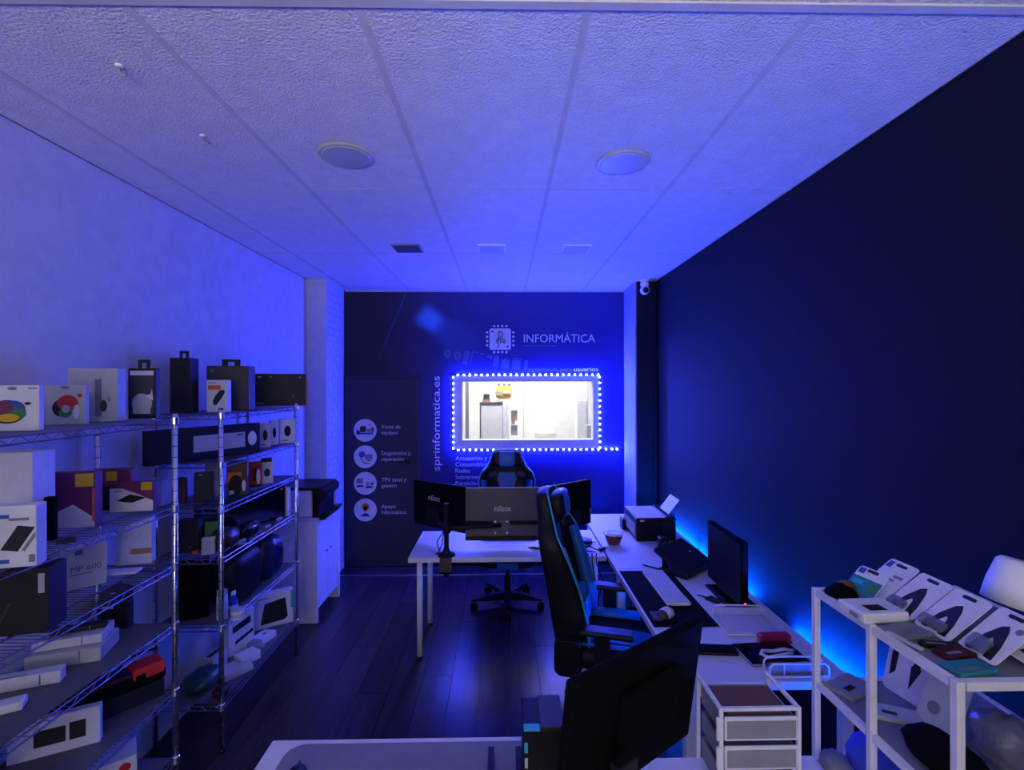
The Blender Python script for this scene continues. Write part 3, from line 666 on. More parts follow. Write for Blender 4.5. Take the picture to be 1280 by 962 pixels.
for k, (px, py, h, r) in enumerate(((277, 772, .155, .028), (290, 758, .13, .028), (296, 771, .05, .035))):
    p = zp(px, py, Z)
    o = thing('bottle', ('white cylinder bottle behind the front chrome post', 'white and blue bottle right of the front chrome post', 'short white tub below the bottles')[k], 'bottle', (p.x, p.y, Z+.001))
    MB().lathe([(0, 0), (r, 0), (r, h*.8), (r*.9, h*.84), (0, h*.84)], 20).build('body', CARDW, o)
    MB().lathe([(0, h*.84), (r*.92, h*.84), (r*.92, h), (0, h)], 20).build('cap', CARDG, o); MB().lathe([(r+.0002, h*.15), (r+.0008, h*.15), (r+.0008, h*.6), (r+.0002, h*.6)], 20).build('sleeve_label', BLUEP if k == 1 else CARDG, o)
o = thing('webcam', 'black webcam with a bright rim on the fifth shelf', 'webcam', (*zp(259, 744, Z).xy, Z+.001)); MB().blob((0, 0, .06), .035, .03, .04, 16, 10).build('body', BLACK, o, smooth=True); MB().cyl((0, 0, 0), (0, 0, .03), .03, .012).build('stand', BLACK, o); MB().lathe([(0, 0), (.014, 0), (.012, .01), (0, .012)], 16, M=Matrix.Translation((.01, -.028, .062)) @ Matrix.Rotation(R(90), 4, 'X')).build('lens', SILVER, o)
Z = .25
on2('tablet_box', 'white box picturing a black tablet on the bottom shelf', 'box', (314, 789), (366, 776), 746, Z, .06, CARDW, [('p', INKK, [(.20, .12), (.78, .15), (.86, .22), (.80, .80), (.30, .72)]), ('r', CYANI, .93, .45, 1.0, .98), ('r', INKG, .1, .86, .4, .89)])
on2('router_box', 'white box with two dark devices pictured', 'box', (285, 822), (317, 804), 772, Z, .07, CARDW, [('p', INKK, [(.15, .55), (.85, .65), (.85, .82), (.15, .72)]), ('p', INKK, [(.25, .25), (.95, .38), (.95, .46), (.25, .34)])])
flat_specs = [('flat_box', 'pale blue flat box at the far corner of the bottom shelf', (350, 806), 75, .13, .09, .04, CARDW, [('e', INKG, .55, .5, .1, .12)]),
  ('flat_box', 'small white box standing out over the bottom shelf rim', (318, 833), 60, .12, .09, .05, CARDW, []),
  ('flat_box', 'grey flat carton low on the second unit', (292, 852), 55, .16, .13, .035, CARDG, []),
  ('flat_box', 'pale carton with a dark slot on the bottom shelf', (276, 842), 80, .12, .10, .09, CARDG, [('r', INKK, .1, .3, .9, .6)]),
  ('flat_box', 'tiny white carton beside the round pot', (330, 812), 60, .06, .05, .03, CARDW, [])]
for nm, lb, px, a, w, t, h, m, pr in flat_specs:
    p = zp(*px, Z); p.x = max(min(p.x, -1.53), -1.80)
    o = thing(nm, lb, 'box', (p.x-.05, p.y, Z+.001), R(a)); MB().box((0, 0, 0), (w, t, h)).build('body', m, o, bevel=.003)
    for q in pr: MB().prismz(ell(w*q[2], t*q[3], .015, .012, 14) if q[0] == 'e' else [(w*q[2], t*q[3]), (w*q[4], t*q[3]), (w*q[4], t*q[5]), (w*q[2], t*q[5])], h, h+.0015).build('print', q[1], o)
p = zp(322, 812, Z)
o = tag(MB().lathe([(0, 0), (.035, 0), (.045, .05), (.040, .055), (.0, .05)], 18).build('pot', GREYM, smooth=True, loc=(-1.60, p.y, Z+.001)), 'round grey pot on the bottom shelf', 'pot')
bag('packet_bag', 'dark green packet on the bottom shelf behind the front post', (-1.70, 2.78, Z+.05), .08, .10, .05, mat('dark_green_polybag', (0.01, 0.06, 0.07), 0.35, bump=.4, bscale=20), flat=Z+.002)
bag('packet_bag', 'dark red packet near the front post foot', (-1.55, 2.70, Z+.03), .035, .05, .03, MAROON, flat=Z+.002)

# near unit
Z = 1.40
on('appliance_box', 'tall pale box with a dark iron shaped picture at the left frame edge', 'box', -45, 40, 565, -1.83, Z, 6, .10, CARDW, [('p', INKK, [(.15, .18), (.72, .14), (.86, .26), (.78, .36), (.30, .48), (.15, .46)]), ('r', INKG, .05, .02, .95, .10)])
on('tablet_box', 'white drawing tablet box in front of the tall pale box', 'box', -46, 45, 634, -1.60, Z, 14, .05, CARDW, [('p', INKK, [(.50, .30), (.74, .26), (.98, .64), (.74, .68)]), ('r', BLUEP, .05, .80, .62, .86), ('r', INKG, .62, .76, .90, .80), ('p', INKG, [(.80, .28), (.84, .26), (.99, .50), (.98, .56)]), ('r', BLUEP, .3, .08, .62, .14), ('r', INKG, .90, .08, .98, .2)])
on('cable_tablet_box', 'purple and yellow box with a black bag hung in front', 'box', 46, 118, 591, -1.79, Z, 10, .05, PURPLE, [('r', YELLOW, .66, .74, .98, .98), ('p', CARDW, [(.0, .0), (1.0, .0), (1.0, .16), (.62, .42), (.0, .14)]), ('r', ORANGE, .96, .1, 1.0, .7)])
carton('black_bag', 'black bag hung on the purple and yellow box', 'bag', (-1.715, 1.745, Z+.001), R(8), .115, .025, .155, BLACKM)
on('cable_tablet_box', 'second purple box, half hidden behind the small tablet box', 'box', 119, 163, 586, -1.80, Z, 8, .05, PURPLE, [('r', YELLOW, .30, .72, .62, .95), ('r', INKK, 0, 0, .4, .6), ('r', MAROON, .5, .1, .95, .5)])
on('tablet_box', 'small white and purple box picturing a black tablet', 'box', 137, 191, 603, -1.71, Z, 12, .04, PURPLE, [('p', CARDW, [(0, 0), (1, 0), (1, .34), (.70, .56), (.30, .80), (0, .82)]), ('p', INKK, [(.15, .38), (.52, .30), (.84, .46), (.46, .60)]), ('r', YELLOW, .72, .72, .98, 1.0), ('r', INKG, .10, .70, .28, .74)])
Z = 1.134
on('notebook_box', 'silver laptop box lettered NO on the third shelf', 'box', 145, 189, 648, -1.755, Z, 16, .05, SILVER, [('r', CARDW, 0, 0, 1, .28), ('t', CARDW, 'NO', .06, .55, .20), ('r', TAN, .4, .22, 1, .34)])
carton('tray_lid', 'bright white lid lying in front of the silver laptop box', 'lid', (-1.79, 2.10, Z+.001), R(12), .20, .06, .012, CARDW)
carton('black_spine_box', 'thin black box between the white printer box and the silver box', 'box', (-1.835, 2.03, Z+.001), R(20), .06, .02, .19, CARDK)
on2('printer_box', 'white carton with grey lettering on the third shelf', 'box', (58, 744), (133, 727), 689, Z, .09, CARDW, [('r', CARDG, 0, 0, .2, 1), ('t', INKG, 'MP 600', .38, .42, .13), ('r', INKG, .45, .80, .58, .92), ('r', INKG, .36, .34, .75, .355)])
on('dark_box', 'dark carton with a small white label at the left frame edge', 'box', -42, 60, 716, -1.72, Z, 14, .10, CARDK, [('r', CARDG, .87, .62, .95, .92), ('p', DGREY, [(.3, .1), (.35, .1), (.55, .5), (.5, .5)])])
Z = .865
on2('maroon_box', 'dark maroon carton at the back of the fourth shelf', 'box', (133, 778), (166, 765), 741, Z, .10, MAROON, [('r', CARDG, .1, .92, .3, .98)])
for lb, px, a, w, t, h, m in (
    ('flat white carton with dark print on top of the pile', (-1.82, 1.91, Z+.058), 20, .22, .13, .035, CARDW),
    ('white slim box sticking out of the pile on the fourth shelf', (-1.81, 1.74, Z+.001), 22, .20, .05, .045, CARDW),
    ('pale box under the flat white carton', (-1.82, 1.88, Z+.001), 18, .24, .17, .055, CARDG),
    ('dark slim box lying on top of the flat white carton', (-1.80, 1.96, Z+.094), 24, .18, .04, .02, CARDK)):
    o = thing('flat_box', lb, 'box', px, R(a))
    MB().box((0, 0, 0), (w, t, h)).build('lid', m, o, bevel=.003); MB().box((w*.70, -.0012, h*.1), (w*.72, 0, h*.95)).build('print', INKG, o); MB().box((w*.1, t*.2, h), (w*.5, t*.28, h+.001)).build('print', INKG, o)
o = thing('power_strip', 'white two-socket power strip at the left frame edge', 'power strip', (-1.80, 1.55, Z+.001), R(30))
MB().box((0, 0, 0), (.22, .06, .03)).build('housing', CARDW, o, bevel=.008)
for k in (0, 1): MB().lathe([(0, .030), (.017, .030), (.017, .0315), (0, .0315)], 18, (.035+.045*k, .03, 0)).build('socket', INKG, o)
Z = .636
p0, p1 = zp(35, 915, Z), zp(208, 845, Z); d = p1-p0
o = thing('carry_case', 'long black and red carry case lying on the fifth shelf of the near unit', 'case', (p0.x, p0.y, Z+.001), math.atan2(d.y, d.x))
carton('dark_crate', 'low dark carton under the black and red case', 'box', (p0.x+.01, p0.y+.02, .561), math.atan2(d.y, d.x), d.length-.03, .10, .074, CARDK)
MB().box((0, 0, 0), (d.length, .12, .055)).build('body', BLACKM, o, bevel=.015); MB().box((0.0, -.002, .055), (d.length*.72, .10, .075)).build('dark_red_top', MAROON, o, bevel=.008)
MB().box((d.length*.72, -.004, .03), (d.length*.99, .10, .085)).build('red_end', mat('bright_red_nylon', (0.75, 0.03, 0.02), 0.6), o, bevel=.012); MB().box((d.length*.74, -.007, .022), (d.length*.82, .01, .06)).build('flap', BLACKM, o, bevel=.004)
MB().tube([(d.length*.6, .05, .08), (d.length*.72, .06, .12), (d.length*.84, .06, .125), (d.length*.96, .06, .12)], .005, 6).build('strap', BLACK, o)
Z = .25
on2('radio_box', 'white box with two dark windows on the lowest near shelf', 'box', (6, 957), (124, 926), 908, .56, .035, CARDW, [('r', INKK, .28, .28, .62, .70), ('r', INKK, .66, .28, .84, .74)])
o = carton('toner_box', 'white and red carton at the near unit foot', 'box', (-1.72, 1.98, Z+.001), R(38), .20, .14, .135, CARDW, [('e', RED, .55, .25, .35, .4), ('e', RED, .8, .72, .1, .14)])

for lb, nm, c, a, w, t, h, m, pr in (
    ('dark blue carton standing at the back of the fifth near shelf', 'box_carton', (-1.83, 1.42, .562), 60, .20, .06, .15, BLUEP, [('r', CARDG, .1, .7, .5, .85)]),
    ('black carton standing by the maroon carton', 'box_carton', (-1.80, 2.20, .867), 5, .12, .04, .12, CARDK, [('r', CARDG, .1, .75, .5, .85)])):
    carton(nm, lb, 'box', c, R(a), w, t, h, m, pr)

# ------------------------------------------------------------------ white cabinet and printer by the pillar
o = thing('cabinet', 'white low cabinet standing between wire shelf and pillar', 'cabinet', (-1.895, 4.03, 0))
CABW = mat('cabinet_white', (0.70, 0.68, 0.70), 0.5)
MB().box((0, 0, 0), (.365, .022, .81)).build('side_panel', CABW, o); MB().box((0, .50, 0), (.365, .522, .81)).build('side_panel', CABW, o)
MB().box((0, .022, .10), (.34, .50, .81)).build('carcass', CABW, o); MB().box((-.0, -.012, .81), (.385, .535, .835)).build('top_board', CABW, o, bevel=.003)
for k in (0, 1):
    d_ = MB().box((.34, .026+.24*k, .105), (.358, .258+.24*k, .80)).build('door', CABW, o, bevel=.002)
    MB().box((.358, .19+.10*k, .52), (.368, .225+.10*k, .535)).build('handle', CHROME, d_)
MB().box((.36, .515, .0), (.372, .527, .84)).build('edge_strip', WHITE, o)
pr = thing('inkjet_printer', 'white and black printer on the low cabinet', 'printer', (-1.885, 4.05, .836))
MB().box((.005, .0, .02), (.30, .04, .25)).build('side_cover', mat('printer_white', (0.66, 0.63, 0.66), 0.45), pr, bevel=.018)
MB().prism(rrect(0, .0, .345, .265, .03), .04, .40).build('body', BLACK, pr)
MB().box((0.0, -.003, .25), (.34, .40, .272)).build('lid', BLACK, pr, bevel=.01); MB().prism([(.33, .12), (.40, .20), (.405, .245), (.37, .275), (.33, .27)], .01, .38).build('control_panel', BLACK, pr, bevel=.01)
MB().prism([(.30, .0), (.40, .0), (.44, .05), (.44, .06), (.30, .045)], .02, .36).build('paper_tray', BLACK, pr, bevel=.006); MB().box((.0, -.004, .0), (.36, .36, .02)).build('base_plate', CARDG, pr, bevel=.006)
o = thing('plastic_tub', 'clear plastic tub beside the printer on the cabinet', 'tub', (-1.585, 4.475, .836)); MB().box((0, 0, 0), (.06, .07, .12)).build('tub', CLEAR, o, bevel=.012); MB().box((-.003, -.003, .12), (.063, .073, .13)).build('lid', CLEAR, o, bevel=.005)

# ------------------------------------------------------------------ desks
def desk(label, x0, x1, y0, y1, legs='round', zt=.74, group='white desks', leg_in=.06, t=.034):
    o = thing('desk', label, 'desk', (x0, y0, 0), 0, group); w, d = x1-x0, y1-y0
    MB().box((0, 0, zt-t), (w, d, zt)).build('desk_top', DESKW, o, bevel=.002)
    for sx in (leg_in, w-leg_in):
        for sy in (leg_in, d-leg_in):
            lg_ = MB()
            if legs == 'round': l_ = lg_.cyl((sx, sy, .02), (sx, sy, zt-t), .021, n=18).build('leg', WHITE, o, smooth=False)
            else: l_ = lg_.box((sx-.022, sy-.022, .0), (sx+.022, sy+.022, zt-t)).build('leg', WHITE, o, bevel=.003)
            if legs == 'round':
                for pp in l_.data.polygons: pp.use_smooth = len(pp.vertices) == 4
                MB().lathe([(0, 0), (.019, 0), (.019, .02), (0, .02)], 16, (sx, sy, 0)).build('foot', BLACK, l_)
                MB().box((sx-.045, sy-.045, zt-t-.006), (sx+.045, sy+.045, zt-t)).build('plate', WHITE, l_)
    return o
ZT = .741
desk('white desk with round legs carrying the three monitors', -.672, .722, 3.43, 4.06, leg_in=.07)
desk('white desk along the navy wall with the printer', .735, 1.43, 3.20, 4.56)
desk('white desk along the navy wall with the desk mat', .735, 1.43, 1.965, 3.195, legs='square', leg_in=.024)
desk('white table with grey pad at the bottom of the view', -.79, .19, .75, 1.68, leg_in=.08, t=.03)
desk('white table in front carrying the drawers and the white rack', .20, 1.50, .75, 1.575, legs='square', leg_in=.05, t=.03)
o = tag(MB().prismz([(x, y) for x, y in rrect(-.72, .80, .15, 1.655, .06)], ZT, ZT+.003).build('desk_pad', GREYMAT), 'large grey desk pad with rounded corners', 'desk pad')
o = thing('black_mouse', 'black mouse lying on the grey desk pad', 'mouse', (-.64, 1.50, ZT+.0035)); MB().blob((0, 0, .0), .032, .055, .034, 18, 10, flat=0).build('body', BLACK, o, smooth=True); MB().box((-.002, .01, .030), (.002, .04, .034)).build('wheel', DGREY, o)

# ------------------------------------------------------------------ gaming chairs
def gaming_chair(label, loc, rz, recline=8.0):
    t = thing('gaming_chair', label, 'chair', loc, rz, 'black and blue gaming chairs')
    MB().lathe([(0, .055), (.05, .055), (.055, .075), (.045, .125), (.03, .13), (0, .13)], 20).build('hub', BLACK, t, smooth=False)
    for k in range(5):
        a = R(18 + 72*k); ca, sa = math.cos(a), math.sin(a); rings = []
        for r, w, z0, z1 in ((.03, .032, .062, .122), (.15, .028, .07, .118), (.30, .020, .078, .100), (.325, .014, .078, .096)):
            rings.append([Vector((ca*r - sa*s*w, sa*r + ca*s*w, z)) for s, z in ((-1, z0), (1, z0), (1, z1), (-1, z1))])
        l = MB().loft(rings).build('base_leg', BLACK, t, bevel=.004)
        cx, cy = ca*.305, sa*.305
        c = MB()
        for s in (-1, 1):
            q = Vector((-sa, ca, 0))*s
            c.cyl(Vector((cx, cy, .031)) + q*.006, Vector((cx, cy, .031)) + q*.024, .030, .028, 18)
        c.build('caster', BLACKM, l); MB().cyl((cx, cy, .03), (cx, cy, .082), .008).build('caster_stem', DGREY, l)
    MB().cyl((0, 0, .12), (0, 0, .26), .030, .028, 18).cyl((0, 0, .26), (0, 0, .40), .016, n=18).build('gas_column', BLACK, t)
    MB().box((-.11, -.16, .385), (.11, .14, .415)).build('mechanism', BLACKM, t, bevel=.006)
    MB().tube([(.10, .02, .40), (.22, .03, .395), (.27, .03, .39)], .006, 8).lathe([(0, 0), (.012, .0), (.014, .05), (0, .052)], 12, M=Matrix.Translation((.25, .03, .39)) @ Matrix.Rotation(R(90), 4, 'Y')).build('lever', BLACK, t)
    # seat
    rings = []
    prof = [(-.25, 0.0), (-.27, .05), (-.265, .105), (-.235, .130), (-.19, .118), (-.15, .092), (0, .088), (.15, .092), (.19, .118), (.235, .130), (.265, .105), (.27, .05), (.25, 0.0), (0, -.004)]
    for y, sx, zz, b in ((-.25, .86, .02, .75), (-.22, .95, 0, .95), (-.05, 1.0, 0, 1), (.12, 1.0, 0, 1), (.22, .97, 0, .95), (.27, .90, .005, .75), (.285, .82, .02, .45)):
        rings.append([Vector((x*sx, y, .415 + zz + z*b)) for x, z in prof])
    MB().loft(rings).build('seat', LEATHER, t, smooth=True, sub=1)
    rings = []
    for y, z in ((-.18, .508), (-.05, .510), (.12, .509), (.22, .503), (.268, .484), (.290, .452), (.284, .425)):
        rings.append([Vector((x, y + (.004 if z < .5 else 0), z + d)) for x, d in ((-.085, -.004), (-.085, .004), (.085, .004), (.085, -.004))])
    MB().loft(rings).build('seat_stripe', CHBLUE, t, smooth=False)
    for s in (-1, 1):
        MB().loft([[Vector((s*x, y, z)) for x, z in ((.165, .535), (.185, .553), (.228, .566), (.232, .55))] for y in (-.16, .0, .18)]).build('bolster_panel', CHBLUE, t, smooth=True)
    # backrest
    tn = math.tan(R(recline)); H = [(.0, .215, .10), (.10, .235, .13), (.22, .245, .14), (.36, .240, .125), (.50, .265, .10), (.60, .275, .075), (.66, .255, .05), (.72, .185, .03), (.78, .165, .02), (.84, .150, .012), (.875, .115, .004)]
    Z0, Y0 = .465, -.215
    def by(h): return Y0 - h*tn - .03*math.sin(min(1, h/.85)*PI)*0
    rings = []
    for h, w, f in H:
        y = by(h)
        sec = [(-w*.96, -.055), (-w, -.02), (-w*1.0, f), (-w*.90, f+.022), (-w*.72, f*.55+.012), (-w*.5, .018), (0, .012), (w*.5, .018), (w*.72, f*.55+.012), (w*.90, f+.022), (w, f), (w, -.02), (w*.96, -.055), (0, -.065)]
        rings.append([Vector((x, y + d, Z0 + h)) for x, d in sec])
    bk = MB().loft(rings).build('backrest', LEATHER, t, smooth=True, sub=1)
    def panel(name, lst, m, off=.020, wf=None, par=None):
        rr = []
        for h, w in lst:
            y = by(h) + off
            rr.append([Vector((-w, y, Z0+h)), Vector((-w*.9, y+.010, Z0+h)), Vector((w*.9, y+.010, Z0+h)), Vector((w, y, Z0+h))])
        return MB().loft(rr).build(name, m, par or bk, smooth=False)
    panel('center_panel', [(.05, .08), (.20, .095), (.40, .085), (.50, .06), (.60, .10), (.66, .08)], CHBLUE, .012)
    for s in (-1, 1):
        pts = []
        for h, w, f in H: pts.append((s*w*.955, by(h) + f + .016, Z0 + h))
        MB().tube(pts, .006, 6).build('piping', CYANP, bk, smooth=True)
        rr = []
        for h, w, f in H[1:6]: rr.append([Vector((s*w*a, by(h) + f*b + c, Z0+h)) for a, b, c in ((.88, 1.0, .022), (.76, .62, .018), (.66, .45, .022), (.80, .85, .032))])
        MB().loft(rr).build('wing_panel', CHBLUE, bk, smooth=True)
        MB().prism(tilt(rrect(-.038, -.024, .038, .024, .015), s*.135, Z0+.645, -s*20), by(.645)+.03, by(.645)+.045).build('strap_slot', DGREY, bk)
        MB().prism([(a, b) for a, b in rrect(-.19, .40, -.02, .58, .05)], s*.262-.022, s*.262+.022, Matrix.Rotation(R(90), 4, 'Z')).build('hinge_cover', BLACK, t, bevel=.006) if False else \
        MB().add([Vector((s*.25, y, z)) for y, z in rrect(-.27, .40, -.12, .60, .04)] + [Vector((s*.292, y, z)) for y, z in rrect(-.265, .405, -.125, .595, .04)],
                 [tuple(range(24)), tuple(range(47, 23, -1))] + [(i, i+24, (i+1) % 24+24, (i+1) % 24) for i in range(24)]).build('hinge_cover', BLACK, t, bevel=.004)
    # cushions
    M1 = Matrix.Translation((0, by(.80)+.062, Z0+.79)) @ Matrix.Rotation(R(recline), 4, 'X')
    b = MB().blob((0, 0, 0), .145, .045, .075, 20, 12, e=.55); b.v = [tuple(M1 @ Vector(v)) for v in b.v]; hc = b.build('head_cushion', LEATHER, t, smooth=True)
    b = MB().blob((0, .008, 0), .085, .045, .076, 16, 10, e=.5); b.v = [tuple(M1 @ Vector(v)) for v in b.v]; b.build('cushion_band', CHBLUE, hc, smooth=True)
    M1 = Matrix.Translation((0, by(.22)+.085, Z0+.22)) @ Matrix.Rotation(R(recline), 4, 'X')
    b = MB().blob((0, 0, 0), .17, .05, .095, 20, 12, e=.6); b.v = [tuple(M1 @ Vector(v)) for v in b.v]; lc = b.build('lumbar_cushion', LEATHER, t, smooth=True)
    b = MB().blob((0, .006, 0), .10, .05, .097, 16, 10, e=.5); b.v = [tuple(M1 @ Vector(v)) for v in b.v]; b.build('cushion_band', CHBLUE, lc, smooth=True)
    for s in (-1, 1):
        MB().box((s*.30-.018, -.05, .43), (s*.30+.018, .03, .655)).build('arm_post', BLACK, t, bevel=.006)
        MB().box((min(s*.2, s*.31), -.04, .408), (max(s*.2, s*.31), .02, .432)).build('arm_bracket', BLACKM, t)
        MB().box((s*.30-.045, -.13, .655), (s*.30+.045, .15, .685)).build('armrest', BLACK, t, bevel=.012)
    return t
gaming_chair('black and blue gaming chair facing the camera behind the monitors', (.03, 4.33, 0), R(180))
gaming_chair('black and blue gaming chair turned sideways to the navy wall', (.60, 2.80, 0), R(-106), 9)

# ------------------------------------------------------------------ monitors on the central desk
def monitor(label, A, B, z0, z1, back_m, logo=None, thick=.03, extra=None, facing=1):
    """panel from A to B (plan points, seen from its back with A at the left); local x along, local -y is the side toward the camera"""
    A, B = Vector((*A, 0)), Vector((*B, 0)); d = B-A; w = d.length
    t = thing('monitor', label, 'monitor', (A.x, A.y, 0), math.atan2(d.y, d.x), 'computer monitors')
    MB().box((0, 0, z0), (w, thick, z1)).build('back_cover', back_m, t, bevel=.006)
    MB().box((.004, thick, z0+.004), (w-.004, thick+.012, z1-.004)).build('screen', GLOSSK, t)
    return t, w
mt, w = monitor('dark grey monitor back lettered nilox, centre of the three', (-.285, 3.62), (.355, 3.62), .80, 1.187, BROWNG)
text('lettering', 'nilox', CARDW, mt, (.215, -.0005, 1.015), FRONT, .125, .043, bold=.012)
MB().box((.0, -.006, .915), (.60, .0, .945)).build('rib', BLACK, mt); MB().box((.0, -.004, .80), (.62, 0, .832)).build('lower_bezel', BLACK, mt)
MB().box((.20, -.012, .835), (.33, -.0, .96)).build('mount_plate', BROWNG, mt, bevel=.003); vp = mt.children[-1]
for a in (.222, .308):
    for b in (.858, .940): MB().lathe([(0, 0), (.008, 0), (.007, .004), (0, .005)], 12, M=Matrix.Translation((a, -.012, b)) @ Matrix.Rotation(R(90), 4, 'X')).build('screw', SILVER, vp)
mt, w = monitor('black monitor back lettered nilox, at the left end of the desk', (-.725, 3.94), (-.292, 3.65), .84, 1.19, BLACKM)
text('lettering', 'nilox', CARDG, mt, (.16, -.0005, 1.050), FRONT, .12, .043, bold=.01)
MB().box((.15, -.01, .90), (.28, 0, 1.0)).build('mount_plate', BLACK, mt, bevel=.003)
mt, w = monitor('black monitor turned away, right of the two lettered ones', (.380, 3.65), (.700, 3.905), .84, 1.19, BLACKM, thick=.035)
MB().box((.14, -.035, .86), (.25, 0, .98)).build('mount_plate', BLACK, mt, bevel=.004); MB().box((.40, -.003, .90), (.408, .0, .96)).build('port_label', CARDG, mt)
MB().prism([(.16, .745), (.24, .745), (.22, .87), (.18, .87)], -.02, .0).build('stand_neck', BLACK, mt); MB().box((.08, -.09, .741), (.32, .08, .752)).build('stand_base', BLACK, mt, bevel=.004)
ar = thing('clamp_stand', 'black clamp-on pole stand at the front edge of the monitor desk', 'stand', (-.408, 3.475, .741))
MB().cyl((0, 0, .0), (0, 0, .37), .0175, n=18).build('pole', BLACK, ar); MB().lathe([(0, 0), (.062, 0), (.06, .012), (.03, .02), (.02, .05), (0, .05)], 24).build('base', BLACK, ar)
MB().box((-.042, -.055, -.11), (.042, -.048, .004)).box((-.042, -.055, -.11), (.042, .03, -.10)).build('clamp', DGREY, ar); MB().cyl((0, -.02, -.10), (0, -.02, -.045), .008).lathe([(0, -.14), (.02, -.14), (.02, -.12), (0, -.115)], 12, (0, -.02, 0)).build('clamp_screw', BLACK, ar)
MB().tube([(0, 0, .185), (.16, .05, .185), (.30, .07, .185), (.38, .125, .175)], .016, 10).build('arm', BLACK, ar, smooth=True)
MB().tube([(0, 0, .20), (-.06, .10, .20), (-.09, .24, .205)], .016, 10).build('arm', BLACK, ar, smooth=True); MB().lathe([(.018, .16), (.028, .16), (.028, .215), (.018, .215)], 18).build('collar', BLACK, ar)
MB().tube([(-.02, .01, .17), (-.07, .03, .09), (-.05, .0, .03), (-.075, -.01, .012), (-.03, .05, .01)], .004, 6).tube([(-.015, .02, .18), (-.04, .05, .06), (-.06, .03, .02)], .004, 6).build('cable', BLACK, ar, smooth=True)
tag(MB().box((-.205, 3.655, ZT), (.0, 3.77, ZT+.001)).build('paper_sheet', CARDW), 'sheet of white paper under the centre monitor', 'paper')
o = thing('black_keyboard', 'black keyboard behind the centre monitor', 'keyboard', (-.17, 3.80, ZT)); MB().box((0, 0, 0), (.42, .13, .02)).build('tray', BLACK, o, bevel=.004)
for a in range(14):
    for b in range(4): MB().box((.012+a*.0286, .012+b*.028, .02), (.036+a*.0286, .036+b*.028, .026)).build('key', DGREY, o)
def cable(label, pts, r=.004, m=BLACK, name='cable'): return tag(MB().tube(pts, r, 6).build(name, m, smooth=True), label, 'cable')
cable('thin black cable coiled on the monitor desk', [(.18, 3.62, ZT+.004), (.24, 3.58, ZT+.004), (.30, 3.60, ZT+.004), (.27, 3.63, ZT+.005), (.20, 3.60, ZT+.012), (.32, 3.57, ZT+.005)])
for k, (px, py) in enumerate(((712, 672), (735, 680), (752, 688))):
    p = zp(px, py, ZT)
    o = thing('power_adapter', ('black power adapter next to the sideways chair', 'black plug on the cable tangle', 'black adapter end at the desk corner')[k], 'adapter', (p.x, p.y, ZT), .4*k, 'power adapters'); MB().box((-.03, -.015, 0), (.03, .015, .022)).build('brick_housing', BLACK, o, bevel=.005); MB().tube([(.03, 0, .01), (.05, .01, .008), (.07, .0, .005)], .003, 6).build('lead', BLACK, o)
def wig(a, b, n, j, z):
    pts = []
    for i in range(n+1):
        f = i/n; pts.append((a[0]+(b[0]-a[0])*f+random.uniform(-j, j), a[1]+(b[1]-a[1])*f+random.uniform(-j, j), z+random.uniform(0, .015)))
    return pts
cable('tangled black cable near the right monitor foot', wig((.48, 3.52), (.66, 3.66), 10, .04, ZT+.004)); cable('black cable running to the desk corner', wig((.55, 3.70), (.70, 3.48), 6, .012, ZT+.004))
cable('black cable lying toward the sideways chair', wig((.46, 3.60), (.64, 3.50), 7, .02, ZT+.004))
for k in range(4): cable(('dangling cable nearest the desk corner leg', 'thick dangling cable below the desk', 'loose dangling cable below the desk', 'curly dangling cable beside the sideways chair')[k], [(.56+.03*k, 3.424, .765), (.56+.03*k, 3.415, .70), (.54+.05*k, 3.41, .58), (.60+.02*k, 3.42, .42), (.56+.04*k, 3.44, .25)], .004+.001*(k % 2))

# ------------------------------------------------------------------ things on the desks by the navy wall
o = thing('candy_bowl', 'small reddish glass bowl on the white desk', 'bowl', (.835, 3.70, ZT)); BOWL = mat('red_glass', (0.35, 0.05, 0.03), 0.15, trans=.3)
MB().lathe([(0, 0), (.045, 0), (.055, .02), (.072, .075), (.068, .075), (.05, .022), (0, .012)], 28).build('bowl', BOWL, o, smooth=True); MB().lathe([(.066, .07), (.075, .072), (.078, .082), (.068, .082)], 28).build('rim', CLEAR, o, smooth=True)
for k in range(5): MB().blob((.025*math.cos(k*1.3), .025*math.sin(k*1.3), .03+.008*(k % 2)), .018, .014, .012, 10, 6).build('candy', (RED, ORANGE, MAROON)[k % 3], o, smooth=True)
pr = thing('desk_printer', 'black printer with white lid and paper sheet on the far desk', 'printer', (1.02, 3.74, ZT))
MB().box((0, 0, 0), (.31, .38, .155)).build('body', BLACK, pr, bevel=.012); MB().box((-.006, .02, .04), (0, .36, .13)).build('side_panel', GREYM, pr, bevel=.003)
MB().box((-.002, -.002, .155), (.312, .382, .178)).build('scanner_lid', BLACK, pr, bevel=.006); MB().box((.008, .012, .178), (.225, .372, .184)).build('lid_panel', CARDW, pr, bevel=.002)
MB().box((.03, -.004, .155), (.06, -.002, .168)).build('badge', SILVER, pr); MB().prism([(.23, .178), (.305, .178), (.31, .20), (.24, .19)], .02, .37).build('paper_feed', BLACK, pr)
sh = MB().add([(.262, .06, .185), (.262, .27, .185), (.355, .27, .305), (.355, .06, .305), (.2635, .06, .184), (.2635, .27, .184), (.3565, .27, .304), (.3565, .06, .304)], [(0,1,2,3), (7,6,5,4), (0,4,5,1), (1,5,6,2), (2,6,7,3), (3,7,4,0)]).build('paper_sheet', CARDW, pr)
MB().box((-.035, .30, 0), (-.004, .40, .09)).build('side_handle', BLACK, pr, bevel=.01)
